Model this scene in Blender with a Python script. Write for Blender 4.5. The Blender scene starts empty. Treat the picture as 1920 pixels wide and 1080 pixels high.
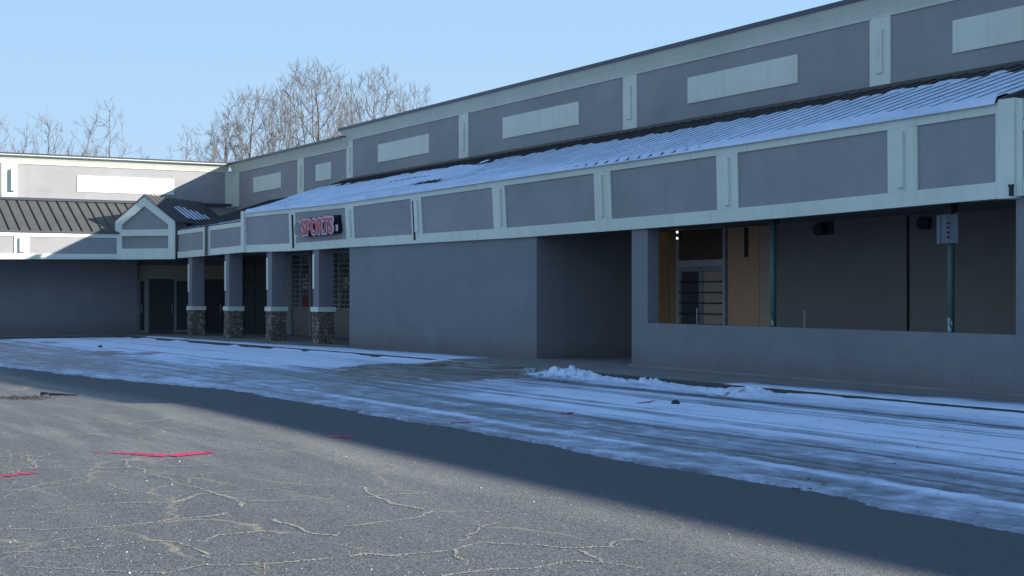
import bpy, math, random
import numpy as np
from mathutils import Vector
R = math.radians
scene = bpy.context.scene
C = scene.collection

# ------------------------------------------------------------------ camera, sky, sun, exposure
F, CX, HY, EYE = 2697.0, 960.0, 548.0, 1.55        # focal length in photo pixels, centre column, horizon row, eye height
UX, VX = .8691, .4946                              # the long facade runs along world x; heading of the lens
cam = bpy.data.cameras.new("camera"); camo = bpy.data.objects.new("camera", cam); C.objects.link(camo)
cam.sensor_width = 36.0; cam.lens = 36.0 * F / 1920; cam.shift_y = (HY - 540) / 1920
cam.clip_end = 3000; cam.clip_start = .1
camo.location = (0, 0, EYE); camo.rotation_euler = (R(90), 0, math.atan2(UX, VX))
scene.camera = camo

SUN_EL, SUN_ROT = R(18.9), R(48.0)
world = bpy.data.worlds.new("World"); scene.world = world; world.use_nodes = True
wn = world.node_tree
sky = wn.nodes.new("ShaderNodeTexSky"); sky.sky_type = 'NISHITA'; sky.sun_disc = False
sky.sun_elevation = SUN_EL; sky.sun_rotation = SUN_ROT
sky.air_density = 1.0; sky.dust_density = 0.0; sky.ozone_density = 2.0; sky.altitude = 300
wtc = wn.nodes.new('ShaderNodeTexCoord'); wsx = wn.nodes.new('ShaderNodeSeparateXYZ'); wn.links.new(wtc.outputs['Generated'], wsx.inputs[0])
wr0 = wn.nodes.new('ShaderNodeValToRGB'); wn.links.new(wsx.outputs[2], wr0.inputs[0])      # pale winter blue low in the sky
wr0.color_ramp.elements[0].position = .03; wr0.color_ramp.elements[0].color = (1.85, 2.56, 3.42, 1)
wr0.color_ramp.elements[1].position = .22; wr0.color_ramp.elements[1].color = (1.36, 2.28, 3.32, 1)
wr1 = wn.nodes.new('ShaderNodeMapRange'); wn.links.new(wsx.outputs[2], wr1.inputs[0]); wr1.inputs[1].default_value = .18; wr1.inputs[2].default_value = .5
wr1.inputs[3].default_value = 1; wr1.inputs[4].default_value = 0; wr1.interpolation_type = 'SMOOTHSTEP'
wmx = wn.nodes.new('ShaderNodeMix'); wmx.data_type = 'RGBA'; wn.links.new(wr1.outputs[0], wmx.inputs[0]); wn.links.new(sky.outputs[0], wmx.inputs[6]); wn.links.new(wr0.outputs[0], wmx.inputs[7])
wn.links.new(wmx.outputs[2], wn.nodes['Background'].inputs[0])
wn.nodes['Background'].inputs[1].default_value = .15
sl = bpy.data.lights.new("sun", 'SUN'); sl.energy = 4.6; sl.angle = R(.45); sl.color = (1, .95, .87)
so = bpy.data.objects.new("sun", sl); C.objects.link(so)
sd = Vector((math.sin(SUN_ROT) * math.cos(SUN_EL), math.cos(SUN_ROT) * math.cos(SUN_EL), math.sin(SUN_EL)))
so.rotation_euler = sd.to_track_quat('Z', 'Y').to_euler(); so.location = (30, 30, 40)
scene.view_settings.view_transform = 'Standard'; scene.view_settings.look = 'None'
scene.view_settings.gamma = 1; scene.view_settings.exposure = .95

# ------------------------------------------------------------------ measuring helpers
# s = metres along the long facade away from the camera (world x = -s), d = metres towards the facade (world y)
def s_at(px, d):
    r = (px - CX) / F
    return d * (UX - VX * r) / (UX * r + VX)
def d_at(px, s):
    r = (px - CX) / F
    return s * (UX * r + VX) / (UX - VX * r)
def z_at(py, s, d):
    return EYE + (HY - py) / F * (UX * s + VX * d)
def ground_at(px, py, zg=-.10):
    for _ in range(4):
        Z = (EYE - zg) * F / (py - HY); X = (px - CX) / F * Z
        s = -VX * X + UX * Z; d = UX * X + VX * Z
        zg = lot_z(s, d)
    return s, d
def fall(s):
    s = np.asarray(s, float)
    return .0068 * (np.sqrt((s - 30) ** 2 + 16) + (s - 30)) / 2 * (s < 90) + .0068 * 60 * (s >= 90)
LOT = -.10
def drop(s, d):      # the lot dips towards a low spot on the left
    s = np.asarray(s, float); d = np.asarray(d, float); a = np.clip((s - 19) / 12, 0, 1); b = np.clip((9.5 - d) / 3.5, 0, 1)
    return .14 * a * a * (3 - 2 * a) * b * b * (3 - 2 * b)
def lot_z(s, d=5.0): return float(LOT - fall(s) - drop(s, d))
def walk_z(s): return float(-fall(s))
rnd = random.Random(7)

# ------------------------------------------------------------------ noise on arrays
def vnoise(x, y, seed=0):
    x = np.asarray(x, float); y = np.asarray(y, float)
    xi = np.floor(x).astype(np.int64); yi = np.floor(y).astype(np.int64)
    fx = x - xi; fy = y - yi
    fx = fx * fx * (3 - 2 * fx); fy = fy * fy * (3 - 2 * fy)
    def h(a, b):
        n = (a * 374761393 + b * 668265263 + seed * 1442695041) & 0xffffffff
        n = ((n ^ (n >> 13)) * 1274126177) & 0xffffffff
        n = (n ^ (n >> 16)) & 0xffffffff
        return n / 4294967295.0
    return (h(xi, yi) * (1 - fx) + h(xi + 1, yi) * fx) * (1 - fy) + (h(xi, yi + 1) * (1 - fx) + h(xi + 1, yi + 1) * fx) * fy
def fbm(x, y, seed=0, o=4):
    t = 0; a = .5; n = 0
    for i in range(o):
        t = t + a * vnoise(x * 2 ** i, y * 2 ** i, seed + i * 17); n += a; a *= .5
    return t / n
def sstep(a, b, x):
    t = np.clip((x - a) / (b - a), 0, 1); return t * t * (3 - 2 * t)

# ------------------------------------------------------------------ mesh builder
class MB:
    def __init__(s): s.v = []; s.f = []
    def quad(s, a, b, c, d):
        n = len(s.v); s.v += [tuple(a), tuple(b), tuple(c), tuple(d)]; s.f.append((n, n + 1, n + 2, n + 3)); return s
    def hexa(s, p):      # 8 corners: bottom loop then top loop
        n = len(s.v); s.v += [tuple(q) for q in p]
        s.f += [(n + 3, n + 2, n + 1, n), (n + 4, n + 5, n + 6, n + 7)] + [(n + i, n + (i + 1) % 4, n + 4 + (i + 1) % 4, n + 4 + i) for i in range(4)]
        return s
    def box(s, x0, x1, y0, y1, z0, z1):
        return s.hexa([(x0, y0, z0), (x1, y0, z0), (x1, y1, z0), (x0, y1, z0), (x0, y0, z1), (x1, y0, z1), (x1, y1, z1), (x0, y1, z1)])
    def sbox(s, s0, s1, d0, d1, z0, z1):      # in facade coordinates
        return s.box(min(-s0, -s1), max(-s0, -s1), min(d0, d1), max(d0, d1), z0, z1)
    def prism(s, pts, vec):      # planar polygon extruded by vec
        n = len(s.v); k = len(pts); vec = Vector(vec)
        s.v += [tuple(p) for p in pts] + [tuple(Vector(p) + vec) for p in pts]
        s.f += [tuple(range(n + k - 1, n - 1, -1)), tuple(range(n + k, n + 2 * k))] + [(n + i, n + (i + 1) % k, n + k + (i + 1) % k, n + k + i) for i in range(k)]
        return s
    def tube(s, a, b, ra, rb, n=8, caps=True):
        a = Vector(a); b = Vector(b); ax = (b - a).normalized()
        t = Vector((0, 0, 1)) if abs(ax.z) < .9 else Vector((1, 0, 0))
        e1 = ax.cross(t).normalized(); e2 = ax.cross(e1); k = len(s.v)
        for p, r in ((a, ra), (b, rb)):
            for i in range(n):
                an = 2 * math.pi * i / n; s.v.append(tuple(p + e1 * (r * math.cos(an)) + e2 * (r * math.sin(an))))
        s.f += [(k + i, k + (i + 1) % n, k + n + (i + 1) % n, k + n + i) for i in range(n)]
        if caps: s.f += [tuple(range(k + n - 1, k - 1, -1)), tuple(range(k + n, k + 2 * n))]
        return s
    def sweep(s, rings):      # list of rings of equal length, capped
        n = len(s.v); k = len(rings[0])
        for r in rings: s.v += [tuple(p) for p in r]
        for j in range(len(rings) - 1):
            o = n + j * k; s.f += [(o + i, o + (i + 1) % k, o + k + (i + 1) % k, o + k + i) for i in range(k)]
        e = n + (len(rings) - 1) * k
        s.f += [tuple(range(n + k - 1, n - 1, -1)), tuple(range(e, e + k))]
        return s
def props(o, label=None, cat=None, group=None, kind=None):
    if label: o['label'] = label
    if cat: o['category'] = cat
    if group: o['group'] = group
    if kind: o['kind'] = kind
    return o
def link(name, me, mat, parent=None, smooth=False):
    o = bpy.data.objects.new(name, me); C.objects.link(o)
    if mat is not None: me.materials.append(mat)
    if smooth:
        me.polygons.foreach_set('use_smooth', [True] * len(me.polygons))
    if parent is not None:
        w = Vector((0, 0, 0)); p = parent
        while p is not None: w += p.location; p = p.parent
        o.parent = parent
        me.transform(__import__('mathutils').Matrix.Translation(-w))
    return o
def obj(name, mb, mat, parent=None, smooth=False, fix=True):
    me = bpy.data.meshes.new(name); me.from_pydata(mb.v, [], mb.f); me.validate(); me.update()
    if fix:
        import bmesh
        bm = bmesh.new(); bm.from_mesh(me); bmesh.ops.recalc_face_normals(bm, faces=bm.faces); bm.to_mesh(me); bm.free()
    return link(name, me, mat, parent, smooth)
def recenter(o):      # put a single-mesh thing's origin at its own base
    me = o.data; n = len(me.vertices); co = np.empty(n * 3); me.vertices.foreach_get('co', co); co = co.reshape(-1, 3)
    c = Vector(((co[:, 0].min() + co[:, 0].max()) / 2, (co[:, 1].min() + co[:, 1].max()) / 2, co[:, 2].min()))
    me.transform(__import__('mathutils').Matrix.Translation(-c)); o.location = c
    return o
def empty(name, loc, label, cat, group=None):
    o = bpy.data.objects.new(name, None); C.objects.link(o); o.location = loc; o.empty_display_size = .3
    return props(o, label, cat, group)

# ------------------------------------------------------------------ materials
class NT:
    def __init__(s, name, rough=.8, spec=.3):
        s.m = bpy.data.materials.new(name); s.m.use_nodes = True; s.t = s.m.node_tree; s.b = s.t.nodes['Principled BSDF']
        s.b.inputs['Roughness'].default_value = rough; s.b.inputs['Specular IOR Level'].default_value = spec
        g = s.t.nodes.new('ShaderNodeNewGeometry'); s.pos = g.outputs['Position']
    def n(s, typ, **k):
        q = s.t.nodes.new(typ)
        for a, b in k.items(): setattr(q, a, b)
        return q
    def put(s, sock, v):
        if isinstance(v, bpy.types.NodeSocket): s.t.links.new(v, sock)
        else: sock.default_value = v
    def mapv(s, scale, src=None, loc=(0, 0, 0)):
        q = s.n('ShaderNodeMapping'); s.put(q.inputs['Vector'], src or s.pos); q.inputs['Scale'].default_value = scale; q.inputs['Location'].default_value = loc
        return q.outputs[0]
    def noise(s, scale=(1, 1, 1), detail=4, rough=.55, dist=0, src=None, loc=(0, 0, 0)):
        q = s.n('ShaderNodeTexNoise'); s.put(q.inputs['Vector'], s.mapv(scale, src, loc)); q.inputs['Scale'].default_value = 1
        q.inputs['Detail'].default_value = detail; q.inputs['Roughness'].default_value = rough; q.inputs['Distortion'].default_value = dist
        return q.outputs['Fac']
    def voro(s, scale, feat='F1', out='Distance', src=None):
        q = s.n('ShaderNodeTexVoronoi', feature=feat); s.put(q.inputs['Vector'], s.mapv(scale, src)); q.inputs['Scale'].default_value = 1
        return q.outputs[out]
    def ramp(s, v, stops):
        q = s.n('ShaderNodeValToRGB'); s.put(q.inputs[0], v); e = q.color_ramp.elements
        while len(e) < len(stops): e.new(.5)
        for x, (p, c) in zip(e, stops):
            x.position = p; x.color = (c, c, c, 1) if not isinstance(c, tuple) else (*c, 1)
        return q.outputs[0]
    def mix(s, f, a, b, mode='MIX'):
        q = s.n('ShaderNodeMix', data_type='RGBA', blend_type=mode)
        s.put(q.inputs[0], f)
        for i, v in ((6, a), (7, b)):
            s.put(q.inputs[i], (*v, 1) if isinstance(v, tuple) else v)
        return q.outputs[2]
    def math(s, op, a, b=0.0, c=None):
        q = s.n('ShaderNodeMath', operation=op); s.put(q.inputs[0], a); s.put(q.inputs[1], b)
        if c is not None: s.put(q.inputs[2], c)
        return q.outputs[0]
    def color(s, v): s.put(s.b.inputs['Base Color'], (*v, 1) if isinstance(v, tuple) else v); return s
    def bump(s, h, st=.3, dist=.01):
        q = s.n('ShaderNodeBump'); s.put(q.inputs['Height'], h); q.inputs['Strength'].default_value = st; q.inputs['Distance'].default_value = dist
        s.t.links.new(q.outputs[0], s.b.inputs['Normal']); return s
def plain(name, col, rough=.7, spec=.3, metal=0, var=.12, sc=3.0, bump=0):
    t = NT(name, rough, spec); t.b.inputs['Metallic'].default_value = metal
    n = t.noise((sc, sc, sc)); lo = tuple(c * (1 - var) for c in col); hi = tuple(min(1, c * (1 + var)) for c in col)
    t.color(t.mix(n, lo, hi))
    if bump: t.bump(t.noise((60, 60, 60)), bump, .004)
    return t.m
def stucco(name, col, dirt=.12, splash=False):
    t = NT(name, .9, .2)
    big = t.noise((.35, .35, .5), 5); streak = t.noise((2.2, 2.2, .18), 4); fine = t.noise((45, 45, 45), 3); blot = t.noise((1.1, 1.1, 1.6), 5, .6, .6)
    c = t.mix(t.ramp(big, [(.3, 0.0), (.75, 1.0)]), tuple(v * (1 - dirt) for v in col), tuple(v * (1 + dirt * .6) for v in col))
    c = t.mix(t.math('MULTIPLY', t.ramp(streak, [(.5, 0.0), (.8, 1.0)]), .35), c, tuple(v * .78 for v in col))
    c = t.mix(t.math('MULTIPLY', t.ramp(blot, [(.50, 0.0), (.62, 1.0)]), .13), c, tuple(v * 1.35 for v in col))
    c = t.mix(t.math('MULTIPLY', t.ramp(blot, [(.34, 1.0), (.42, 0.0)]), .22), c, tuple(v * .7 for v in col))
    c = t.mix(t.math('MULTIPLY', fine, .16), c, tuple(v * .6 for v in col))
    if splash:
        z = t.n('ShaderNodeSeparateXYZ'); t.put(z.inputs[0], t.pos)
        h = t.math('ADD', z.outputs[2], t.math('MULTIPLY', t.math('SUBTRACT', t.noise((1.3, 1.3, .8), 5, .7), .5), .7))
        c = t.mix(t.ramp(h, [(0.0, .55), (.42, 0.0)]), c, (.15, .135, .115))
        k = t.noise((9, 9, 9), 4, .7); c = t.mix(t.math('MULTIPLY', t.ramp(k, [(.66, 0.0), (.72, 1.0)]), t.ramp(h, [(.3, .6), (1.0, 0.0)])), c, (.10, .09, .08))
    return t.color(c).bump(fine, .35, .006).m
def trim(name, col):
    t = NT(name, .75, .25)
    st = t.noise((5, 5, .35), 5, .6); bl = t.noise((.8, .8, .8), 4); sp = t.noise((14, 14, 2.0), 4, .65)
    c = t.mix(t.ramp(bl, [(.35, 0.0), (.7, 1.0)]), tuple(v * .90 for v in col), col)
    c = t.mix(t.math('MULTIPLY', t.ramp(st, [(.52, 0.0), (.72, 1.0)]), .28), c, (col[0] * .62, col[1] * .64, col[2] * .55))
    c = t.mix(t.math('MULTIPLY', t.ramp(sp, [(.62, 0.0), (.72, 1.0)]), .35), c, (col[0] * .45, col[1] * .45, col[2] * .4))
    return t.color(c).bump(t.noise((25, 25, 25)), .15, .004).m
M = {}
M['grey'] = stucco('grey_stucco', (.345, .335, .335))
M['grey_low'] = stucco('grey_stucco_shaded_lower', (.236, .236, .246), .07, True)  # same grey stucco darkened for lower-wall shade, with splash dirt at the base
M['white'] = trim('white_trim', (.74, .77, .66))
M['dark_wall'] = stucco('dark_grey_painted_wall', (.245, .228, .215), .06, True)
M['roof'] = plain('dark_bronze_roof_metal', (.098, .099, .095), .75, .15, 0, .18, 1.6)
M['seam'] = plain('dark_roof_seam_metal', (.06, .06, .058), .5, .4, .1)
M['coping'] = plain('roof_edge_metal', (.06, .065, .085), .4, .5, .3)
M['flat'] = plain('roof_membrane', (.18, .18, .18), .9)
M['black'] = plain('black_gap', (.012, .013, .016), .8)
M['soffit'] = plain('stained_soffit_board', (.16, .15, .13), .9, .2, 0, .4, 2.5)
M['concrete'] = plain('walkway_concrete', (.23, .225, .21), .9, .2, 0, .3, 1.6, .4)
M['kerb'] = plain('shaded_kerb_concrete', (.085, .082, .078), .9, .2, 0, .4, 3, .5)  # concrete darkened to draw the shadow line along the kerb
M['frame'] = plain('dull_aluminium', (.42, .43, .43), .45, .5, .4)
M['dframe'] = plain('dark_aluminium', (.11, .11, .115), .45, .5, .3)
M['headboard'] = plain('yellowed_header_board', (.46, .41, .27), .8)
M['alu'] = plain('bright_aluminium', (.60, .63, .66), .4, .5, .4)
M['glass'] = plain('dark_window_glass', (.075, .08, .085), .16, .5)
M['bar'] = plain('window_grille_steel', (.34, .35, .34), .6)
M['green'] = plain('green_post_paint', (.05, .108, .095), .5, .4, 0, .25, 8)
M['chip'] = plain('bare_primer', (.45, .52, .50), .7)
M['brown'] = plain('transom_hardboard', (.14, .088, .062), .85, .2, 0, .25, 4)
M['rust'] = plain('dark_steel', (.035, .035, .04), .6)
M['darkvent'] = plain('black_fixture', (.045, .046, .05), .7)
M['red'] = plain('sign_red', (.62, .09, .11), .5)
M['outline'] = plain('sign_white_edge', (.66, .60, .66), .5)
M['paper'] = plain('weathered_paper', (.17, .19, .205), .8, .2, 0, .12, 20)
M['ink'] = plain('faded_print', (.03, .03, .05), .8)
M['redink'] = plain('faded_red_print', (.28, .12, .2), .8)
M['letter'] = plain('pale_green_window_paint', (.24, .32, .30), .7)
M['redcard'] = plain('red_window_card', (.20, .035, .035), .7)
M['stake'] = plain('raw_wood', (.38, .30, .19), .8)
M['stone'] = plain('dark_stone', (.05, .045, .04), .9, .2, 0, .5, 12, .4)
M['litter'] = plain('leaf_litter', (.07, .045, .03), .9, .2, 0, .5, 20)
M['peb'] = plain('pale_pebble', (.6, .58, .55), .8)
M['straw'] = plain('straw_grass', (.42, .34, .18), .85, .2, 0, .35, 9)
M['spray'] = plain('red_spray_paint', (.62, .06, .13), .8, .2, 0, .2, 25, .4)
t = NT('lamp_white', .5); t.color((.9, .9, .9)); t.b.inputs['Emission Color'].default_value = (1, 1, .95, 1); t.b.inputs['Emission Strength'].default_value = 1.2; M['lamp'] = t.m
# fieldstone veneer
t = NT('fieldstone_veneer', .9, .2)
vs = t.mapv((5.2, 5.2, 7.5)); vc = t.n('ShaderNodeTexVoronoi'); t.put(vc.inputs['Vector'], vs); vc.inputs['Scale'].default_value = 1
ve = t.voro((5.2, 5.2, 7.5), 'DISTANCE_TO_EDGE')
sep = t.n('ShaderNodeSeparateColor'); t.put(sep.inputs[0], vc.outputs['Color'])
col = t.ramp(sep.outputs[0], [(0, (.15, .11, .085)), (.35, (.36, .24, .16)), (.65, (.38, .31, .25)), (1, (.58, .50, .42))])
col = t.mix(t.noise((30, 30, 30)), col, (.15, .13, .12)); col = t.mix(t.ramp(ve, [(.02, 1.0), (.09, 0.0)]), col, (.11, .105, .10))
t.color(col).bump(t.ramp(ve, [(0, 0.0), (.15, 1.0)]), .8, .03); M['fieldstone'] = t.m
# plywood with rotary-cut grain
def plywood(name, col, knot):
    t = NT(name, .8, .2)
    w = t.n('ShaderNodeTexNoise'); t.put(w.inputs['Vector'], t.mapv((1.6 * knot, 1.6 * knot, .9 * knot))); w.inputs['Scale'].default_value = 1; w.inputs['Detail'].default_value = 2
    rings = t.math('SINE', t.math('MULTIPLY', w.outputs['Fac'], 75.0)); g = t.noise((70, 70, 3), 4)
    c = t.mix(t.math('MULTIPLY', t.ramp(rings, [(-.2, 0.0), (1, 1.0)]), .16 * knot * knot + .04), col, tuple(v * .5 for v in col)); c = t.mix(t.math('MULTIPLY', g, .5), c, tuple(v * .5 for v in col))
    return t.color(c).m
M['ply'] = plywood('plywood_plain', (.70, .42, .26), .7)
M['ply_knot'] = plywood('plywood_knotty', (.72, .41, .21), 1.6)
M['ply_dark'] = plywood('plywood_dark', (.40, .28, .17), .8)  # darker plywood tone; on the strip by the door it stands for shading
M['ply_grey'] = plywood('plywood_greyed', (.60, .43, .33), 1.3)
# roof and ground snow share a colour attribute: r = cleanness, g = brown slush
def snowmat(name):
    t = NT(name, .7, .35)
    a = t.n('ShaderNodeAttribute', attribute_name='cov'); sp = t.n('ShaderNodeSeparateColor'); t.put(sp.inputs[0], a.outputs['Color'])
    st = t.noise((.7, 9, 9), 5, .65); fi = t.noise((18, 30, 30), 4, .7); cr = t.noise((3, 5, 5), 5, .7, 1.0)
    f = t.math('ADD', sp.outputs[0], t.math('MULTIPLY', t.math('SUBTRACT', st, .5), .55))
    f = t.math('ADD', f, t.math('MULTIPLY', t.math('SUBTRACT', fi, .5), .45)); f = t.math('ADD', f, t.math('MULTIPLY', t.math('SUBTRACT', cr, .5), .25))
    c = t.ramp(f, [(.0, (.055, .057, .06)), (.3, (.15, .165, .19)), (.55, (.30, .345, .415)), (.8, (.56, .66, .79)), (1, (.70, .80, .93))])  # some blue of the overhead sky is mixed into the snow colours
    c = t.mix(sp.outputs[1], c, t.mix(t.ramp(t.noise((1.2, 5, 5), 5, .7, .5), [(.38, 0.0), (.60, 1.0)]), (.055, .038, .022), (.27, .235, .19)))
    t.color(c); t.put(t.b.inputs['Roughness'], t.ramp(f, [(0, .35), (.5, .6), (1, .9)]))
    t.bump(t.math('ADD', t.math('MULTIPLY', fi, .6), cr), .35, .02)
    return t.m
M['snow'] = snowmat('packed_snow')
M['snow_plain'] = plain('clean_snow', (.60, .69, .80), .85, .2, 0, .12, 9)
# asphalt
t = NT('worn_asphalt', .92, .22)
fine = t.noise((75, 75, 75), 3, .7); grit = t.voro((55, 55, 55)); big = t.noise((.22, .35, 1), 5); st = t.noise((.35, 2.6, 1), 5, .65)
base = t.mix(t.ramp(big, [(.3, 0.0), (.7, 1.0)]), (.082, .084, .088), (.108, .110, .115))
med = t.noise((26, 26, 26), 4, .8)
base = t.mix(t.math('MULTIPLY', t.ramp(med, [(.45, 0.0), (.72, 1.0)]), .55), base, (.23, .228, .215)); base = t.mix(t.math('MULTIPLY', t.ramp(med, [(.34, 1.0), (.50, 0.0)]), .75), base, (.04, .041, .044))
base = t.mix(t.math('MULTIPLY', t.ramp(fine, [(.48, 0.0), (.58, 1.0)]), .82), base, (.255, .253, .24))
base = t.mix(t.ramp(grit, [(.10, .5), (.3, 0.0)]), base, (.05, .05, .052))
spk = t.n('ShaderNodeTexVoronoi'); t.put(spk.inputs['Vector'], t.mapv((13, 13, 13))); spk.inputs['Scale'].default_value = 1
base = t.mix(t.ramp(spk.outputs['Distance'], [(.06, .8), (.10, 0.0)]), base, (.42, .41, .38))
sx = t.n('ShaderNodeSeparateXYZ'); t.put(sx.inputs[0], t.pos)
wob = t.math('ADD', sx.outputs[1], t.math('MULTIPLY', t.math('SUBTRACT', t.noise((.25, .25, 1), 3), .5), .9))
band = t.math('SUBTRACT', 1.0, t.math('ABSOLUTE', t.math('DIVIDE', t.math('SUBTRACT', wob, 5.92), .46)))      # sandy grit that gathered along the drive lane
band = t.math('MULTIPLY', t.ramp(band, [(0, 0.0), (.9, 1.0)]), t.ramp(fine, [(.44, .08), (.56, 1.0)]))
lane = t.ramp(wob, [(0, 0.0), (1, 1.0)])
gr = t.math('MULTIPLY', t.ramp(st, [(.46, 0.0), (.62, 1.0)]), t.ramp(fine, [(.38, .1), (.58, 1.0)]))
patch = t.ramp(t.noise((.12, .25, 1), 3, .5, 0, None, (3.3, 1.7, 0)), [(.30, .2), (.5, 1.0)])
far = t.ramp(t.math('DIVIDE', sx.outputs[0], -30.0), [(.25, .15), (.6, 1.0)])
near_lane = t.ramp(t.math('DIVIDE', sx.outputs[1], 10.0), [(.62, 1.0), (.68, .12)])
gr = t.math('MULTIPLY', t.math('MULTIPLY', gr, t.math('MULTIPLY', patch, far)), near_lane)
bandm = t.math('MULTIPLY', t.ramp(t.noise((.3, .6, 1), 4), [(.35, .35), (.6, 1.0)]), .95)
base = t.mix(t.math('MULTIPLY', band, bandm), base, (.40, .385, .315)); base = t.mix(t.math('MULTIPLY', gr, .62), base, (.33, .325, .285))
wv = t.n('ShaderNodeVectorMath', operation='ADD'); t.put(wv.inputs[0], t.pos)
wn2 = t.n('ShaderNodeTexNoise'); t.put(wn2.inputs['Vector'], t.mapv((.9, .9, .9))); wn2.inputs['Scale'].default_value = 1; wn2.inputs['Detail'].default_value = 5
wm = t.n('ShaderNodeVectorMath', operation='SCALE'); t.put(wm.inputs[0], wn2.outputs['Color']); wm.inputs['Scale'].default_value = 1.3; t.t.links.new(wm.outputs[0], wv.inputs[1])
ce = t.voro((.42, .75, .01), 'DISTANCE_TO_EDGE', 'Distance', wv.outputs[0])
crack = t.math('MULTIPLY', t.ramp(ce, [(.004, 1.0), (.014, 0.0)]), t.math('MULTIPLY', t.ramp(t.noise((.5, .5, 1), 3), [(.42, 0.0), (.6, .8)]), near_lane))
base = t.mix(crack, base, (.33, .29, .19))
smooth_lane = t.ramp(t.math('DIVIDE', sx.outputs[1], 10.0), [(.55, 0.0), (.66, .75)])
base = t.mix(smooth_lane, base, (.088, .09, .094))
t.color(base).bump(t.math('ADD', fine, t.math('MULTIPLY', grit, .5)), .45, .010); M['asphalt'] = t.m
t = NT('sand_filled_crack', .95, .1); f = t.noise((30, 30, 30), 4, .7)
t.color(t.ramp(f, [(.3, (.20, .195, .175)), (.45, (.42, .40, .33)), (.72, (.60, .52, .36))])).bump(f, .15, .004); M['crack'] = t.m
def bark(name, a, b):
    t = NT(name, .9, .2); return t.color(t.mix(t.noise((6, 6, 2)), a, b)).m
M['bark'] = bark('pale_winter_bark', (.09, .083, .068), (.20, .185, .155))
M['bark_grey'] = bark('grey_winter_bark', (.11, .10, .09), (.21, .195, .175))
M['twig'] = bark('reddish_twigs', (.11, .092, .08), (.19, .165, .14))
# round emblem: coloured fields inside a pale rim
t = NT('emblem_face', .5, .4); sx = t.n('ShaderNodeSeparateXYZ'); t.put(sx.inputs[0], t.pos)
c = t.mix(t.ramp(t.noise((4, 4, 4), 1), [(.45, 0.0), (.55, 1.0)]), (.08, .22, .16), (.26, .14, .26))
low = t.ramp(t.math('SUBTRACT', sx.outputs[2], 2.9), [(.46, 1.0), (.50, 0.0)])
t.color(t.mix(low, c, (.50, .48, .32))); M['emblem'] = t.m

# ------------------------------------------------------------------ ground
def grid_obj(name, S, D, Z, mat, cov=None, parent=None):      # S, D, Z arrays (n, m)
    n, m = S.shape
    co = np.stack([-S, D, Z], -1).reshape(-1, 3)
    i = np.arange(n * m).reshape(n, m)
    q = np.stack([i[:-1, :-1], i[:-1, 1:], i[1:, 1:], i[1:, :-1]], -1).reshape(-1, 4)
    me = bpy.data.meshes.new(name)
    me.vertices.add(n * m); me.vertices.foreach_set('co', co.ravel())
    me.loops.add(q.size); me.loops.foreach_set('vertex_index', q.ravel())
    me.polygons.add(len(q)); me.polygons.foreach_set('loop_start', np.arange(len(q)) * 4)
    me.update(calc_edges=True); me.validate()
    if me.polygons[0].normal.z < 0: me.flip_normals()
    if cov is not None:
        at = me.color_attributes.new('cov', 'FLOAT_COLOR', 'POINT')
        a = np.ones((n * m, 4), np.float32); a[:, 0] = cov[0].ravel(); a[:, 1] = cov[1].ravel(); a[:, 2] = 0
        at.data.foreach_set('color', a.ravel())
    return link(name, me, mat, parent, True)
sv = np.array([-400, -60, 0, 10, 15, 18, 19, 20, 21, 22, 23, 24, 25, 26, 27, 28, 29, 30, 31, 32, 33, 34.5, 36, 38, 40, 42.5, 45, 50, 55, 60, 65, 75, 90, 400.])
S, D = np.meshgrid(sv, np.array([-400, -40, -10, 0, 5.8, 6.2, 6.6, 7, 7.4, 7.8, 8.2, 8.6, 9, 9.5, 10, 15.0, 17, 22, 60, 400.]), indexing='ij')
props(grid_obj('parking_lot', S, D, LOT - fall(S) - drop(S, D), M['asphalt']), kind='structure')
KD = 15.0          # kerb line along the long facade
KS = 58.2          # kerb line along the side wing
mb = MB()
ss = np.concatenate([np.arange(-40, 24, 8.), np.arange(24, KS, 2.), [KS]])
for a, b in zip(ss[:-1], ss[1:]):      # walkway slab by the long facade, its front edge is the kerb
    mb.hexa([(-b, KD + .16, walk_z(b) - .3), (-a, KD + .16, walk_z(a) - .3), (-a, 22, walk_z(a) - .3), (-b, 22, walk_z(b) - .3),
             (-b, KD + .16, walk_z(b)), (-a, KD + .16, walk_z(a)), (-a, 22, walk_z(a)), (-b, 22, walk_z(b))])
mb.hexa([(-KS - 8, -30, walk_z(KS + 8) - .3), (-KS - .16, -30, walk_z(KS) - .3), (-KS - .16, 22, walk_z(KS) - .3), (-KS - 8, 22, walk_z(KS + 8) - .3),
         (-KS - 8, -30, walk_z(KS + 8)), (-KS - .16, -30, walk_z(KS)), (-KS - .16, 22, walk_z(KS)), (-KS - 8, 22, walk_z(KS + 8))])
props(obj('walkway', mb, M['concrete']), kind='structure')
mb = MB()
def kerb_run(a, b, step):
    x = a
    while x < b - .01:
        y = min(b, x + step)
        mb.hexa([(-y + .01, KD, walk_z(y) - .3), (-x, KD, walk_z(x) - .3), (-x, KD + .157, walk_z(x) - .3), (-y + .01, KD + .157, walk_z(y) - .3),
                 (-y + .01, KD + .015, walk_z(y) + .003), (-x, KD + .015, walk_z(x) + .003), (-x, KD + .157, walk_z(x) + .003), (-y + .01, KD + .157, walk_z(y) + .003)])
        x = y
kerb_run(-40, 24.4, 3.0); kerb_run(29.6, KS - 1.5, 3.0)
mb.prism([(-KS + 1.5, KD, walk_z(KS) - .3), (-KS + 1.5, KD + .157, walk_z(KS) - .3), (-KS - .157, KD + .157, walk_z(KS) - .3), (-KS - .157, KD - 1.5, walk_z(KS) - .3), (-KS, KD - 1.5, walk_z(KS) - .3), (-KS + .45, KD - .45, walk_z(KS) - .3)], (0, 0, .303))
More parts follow.
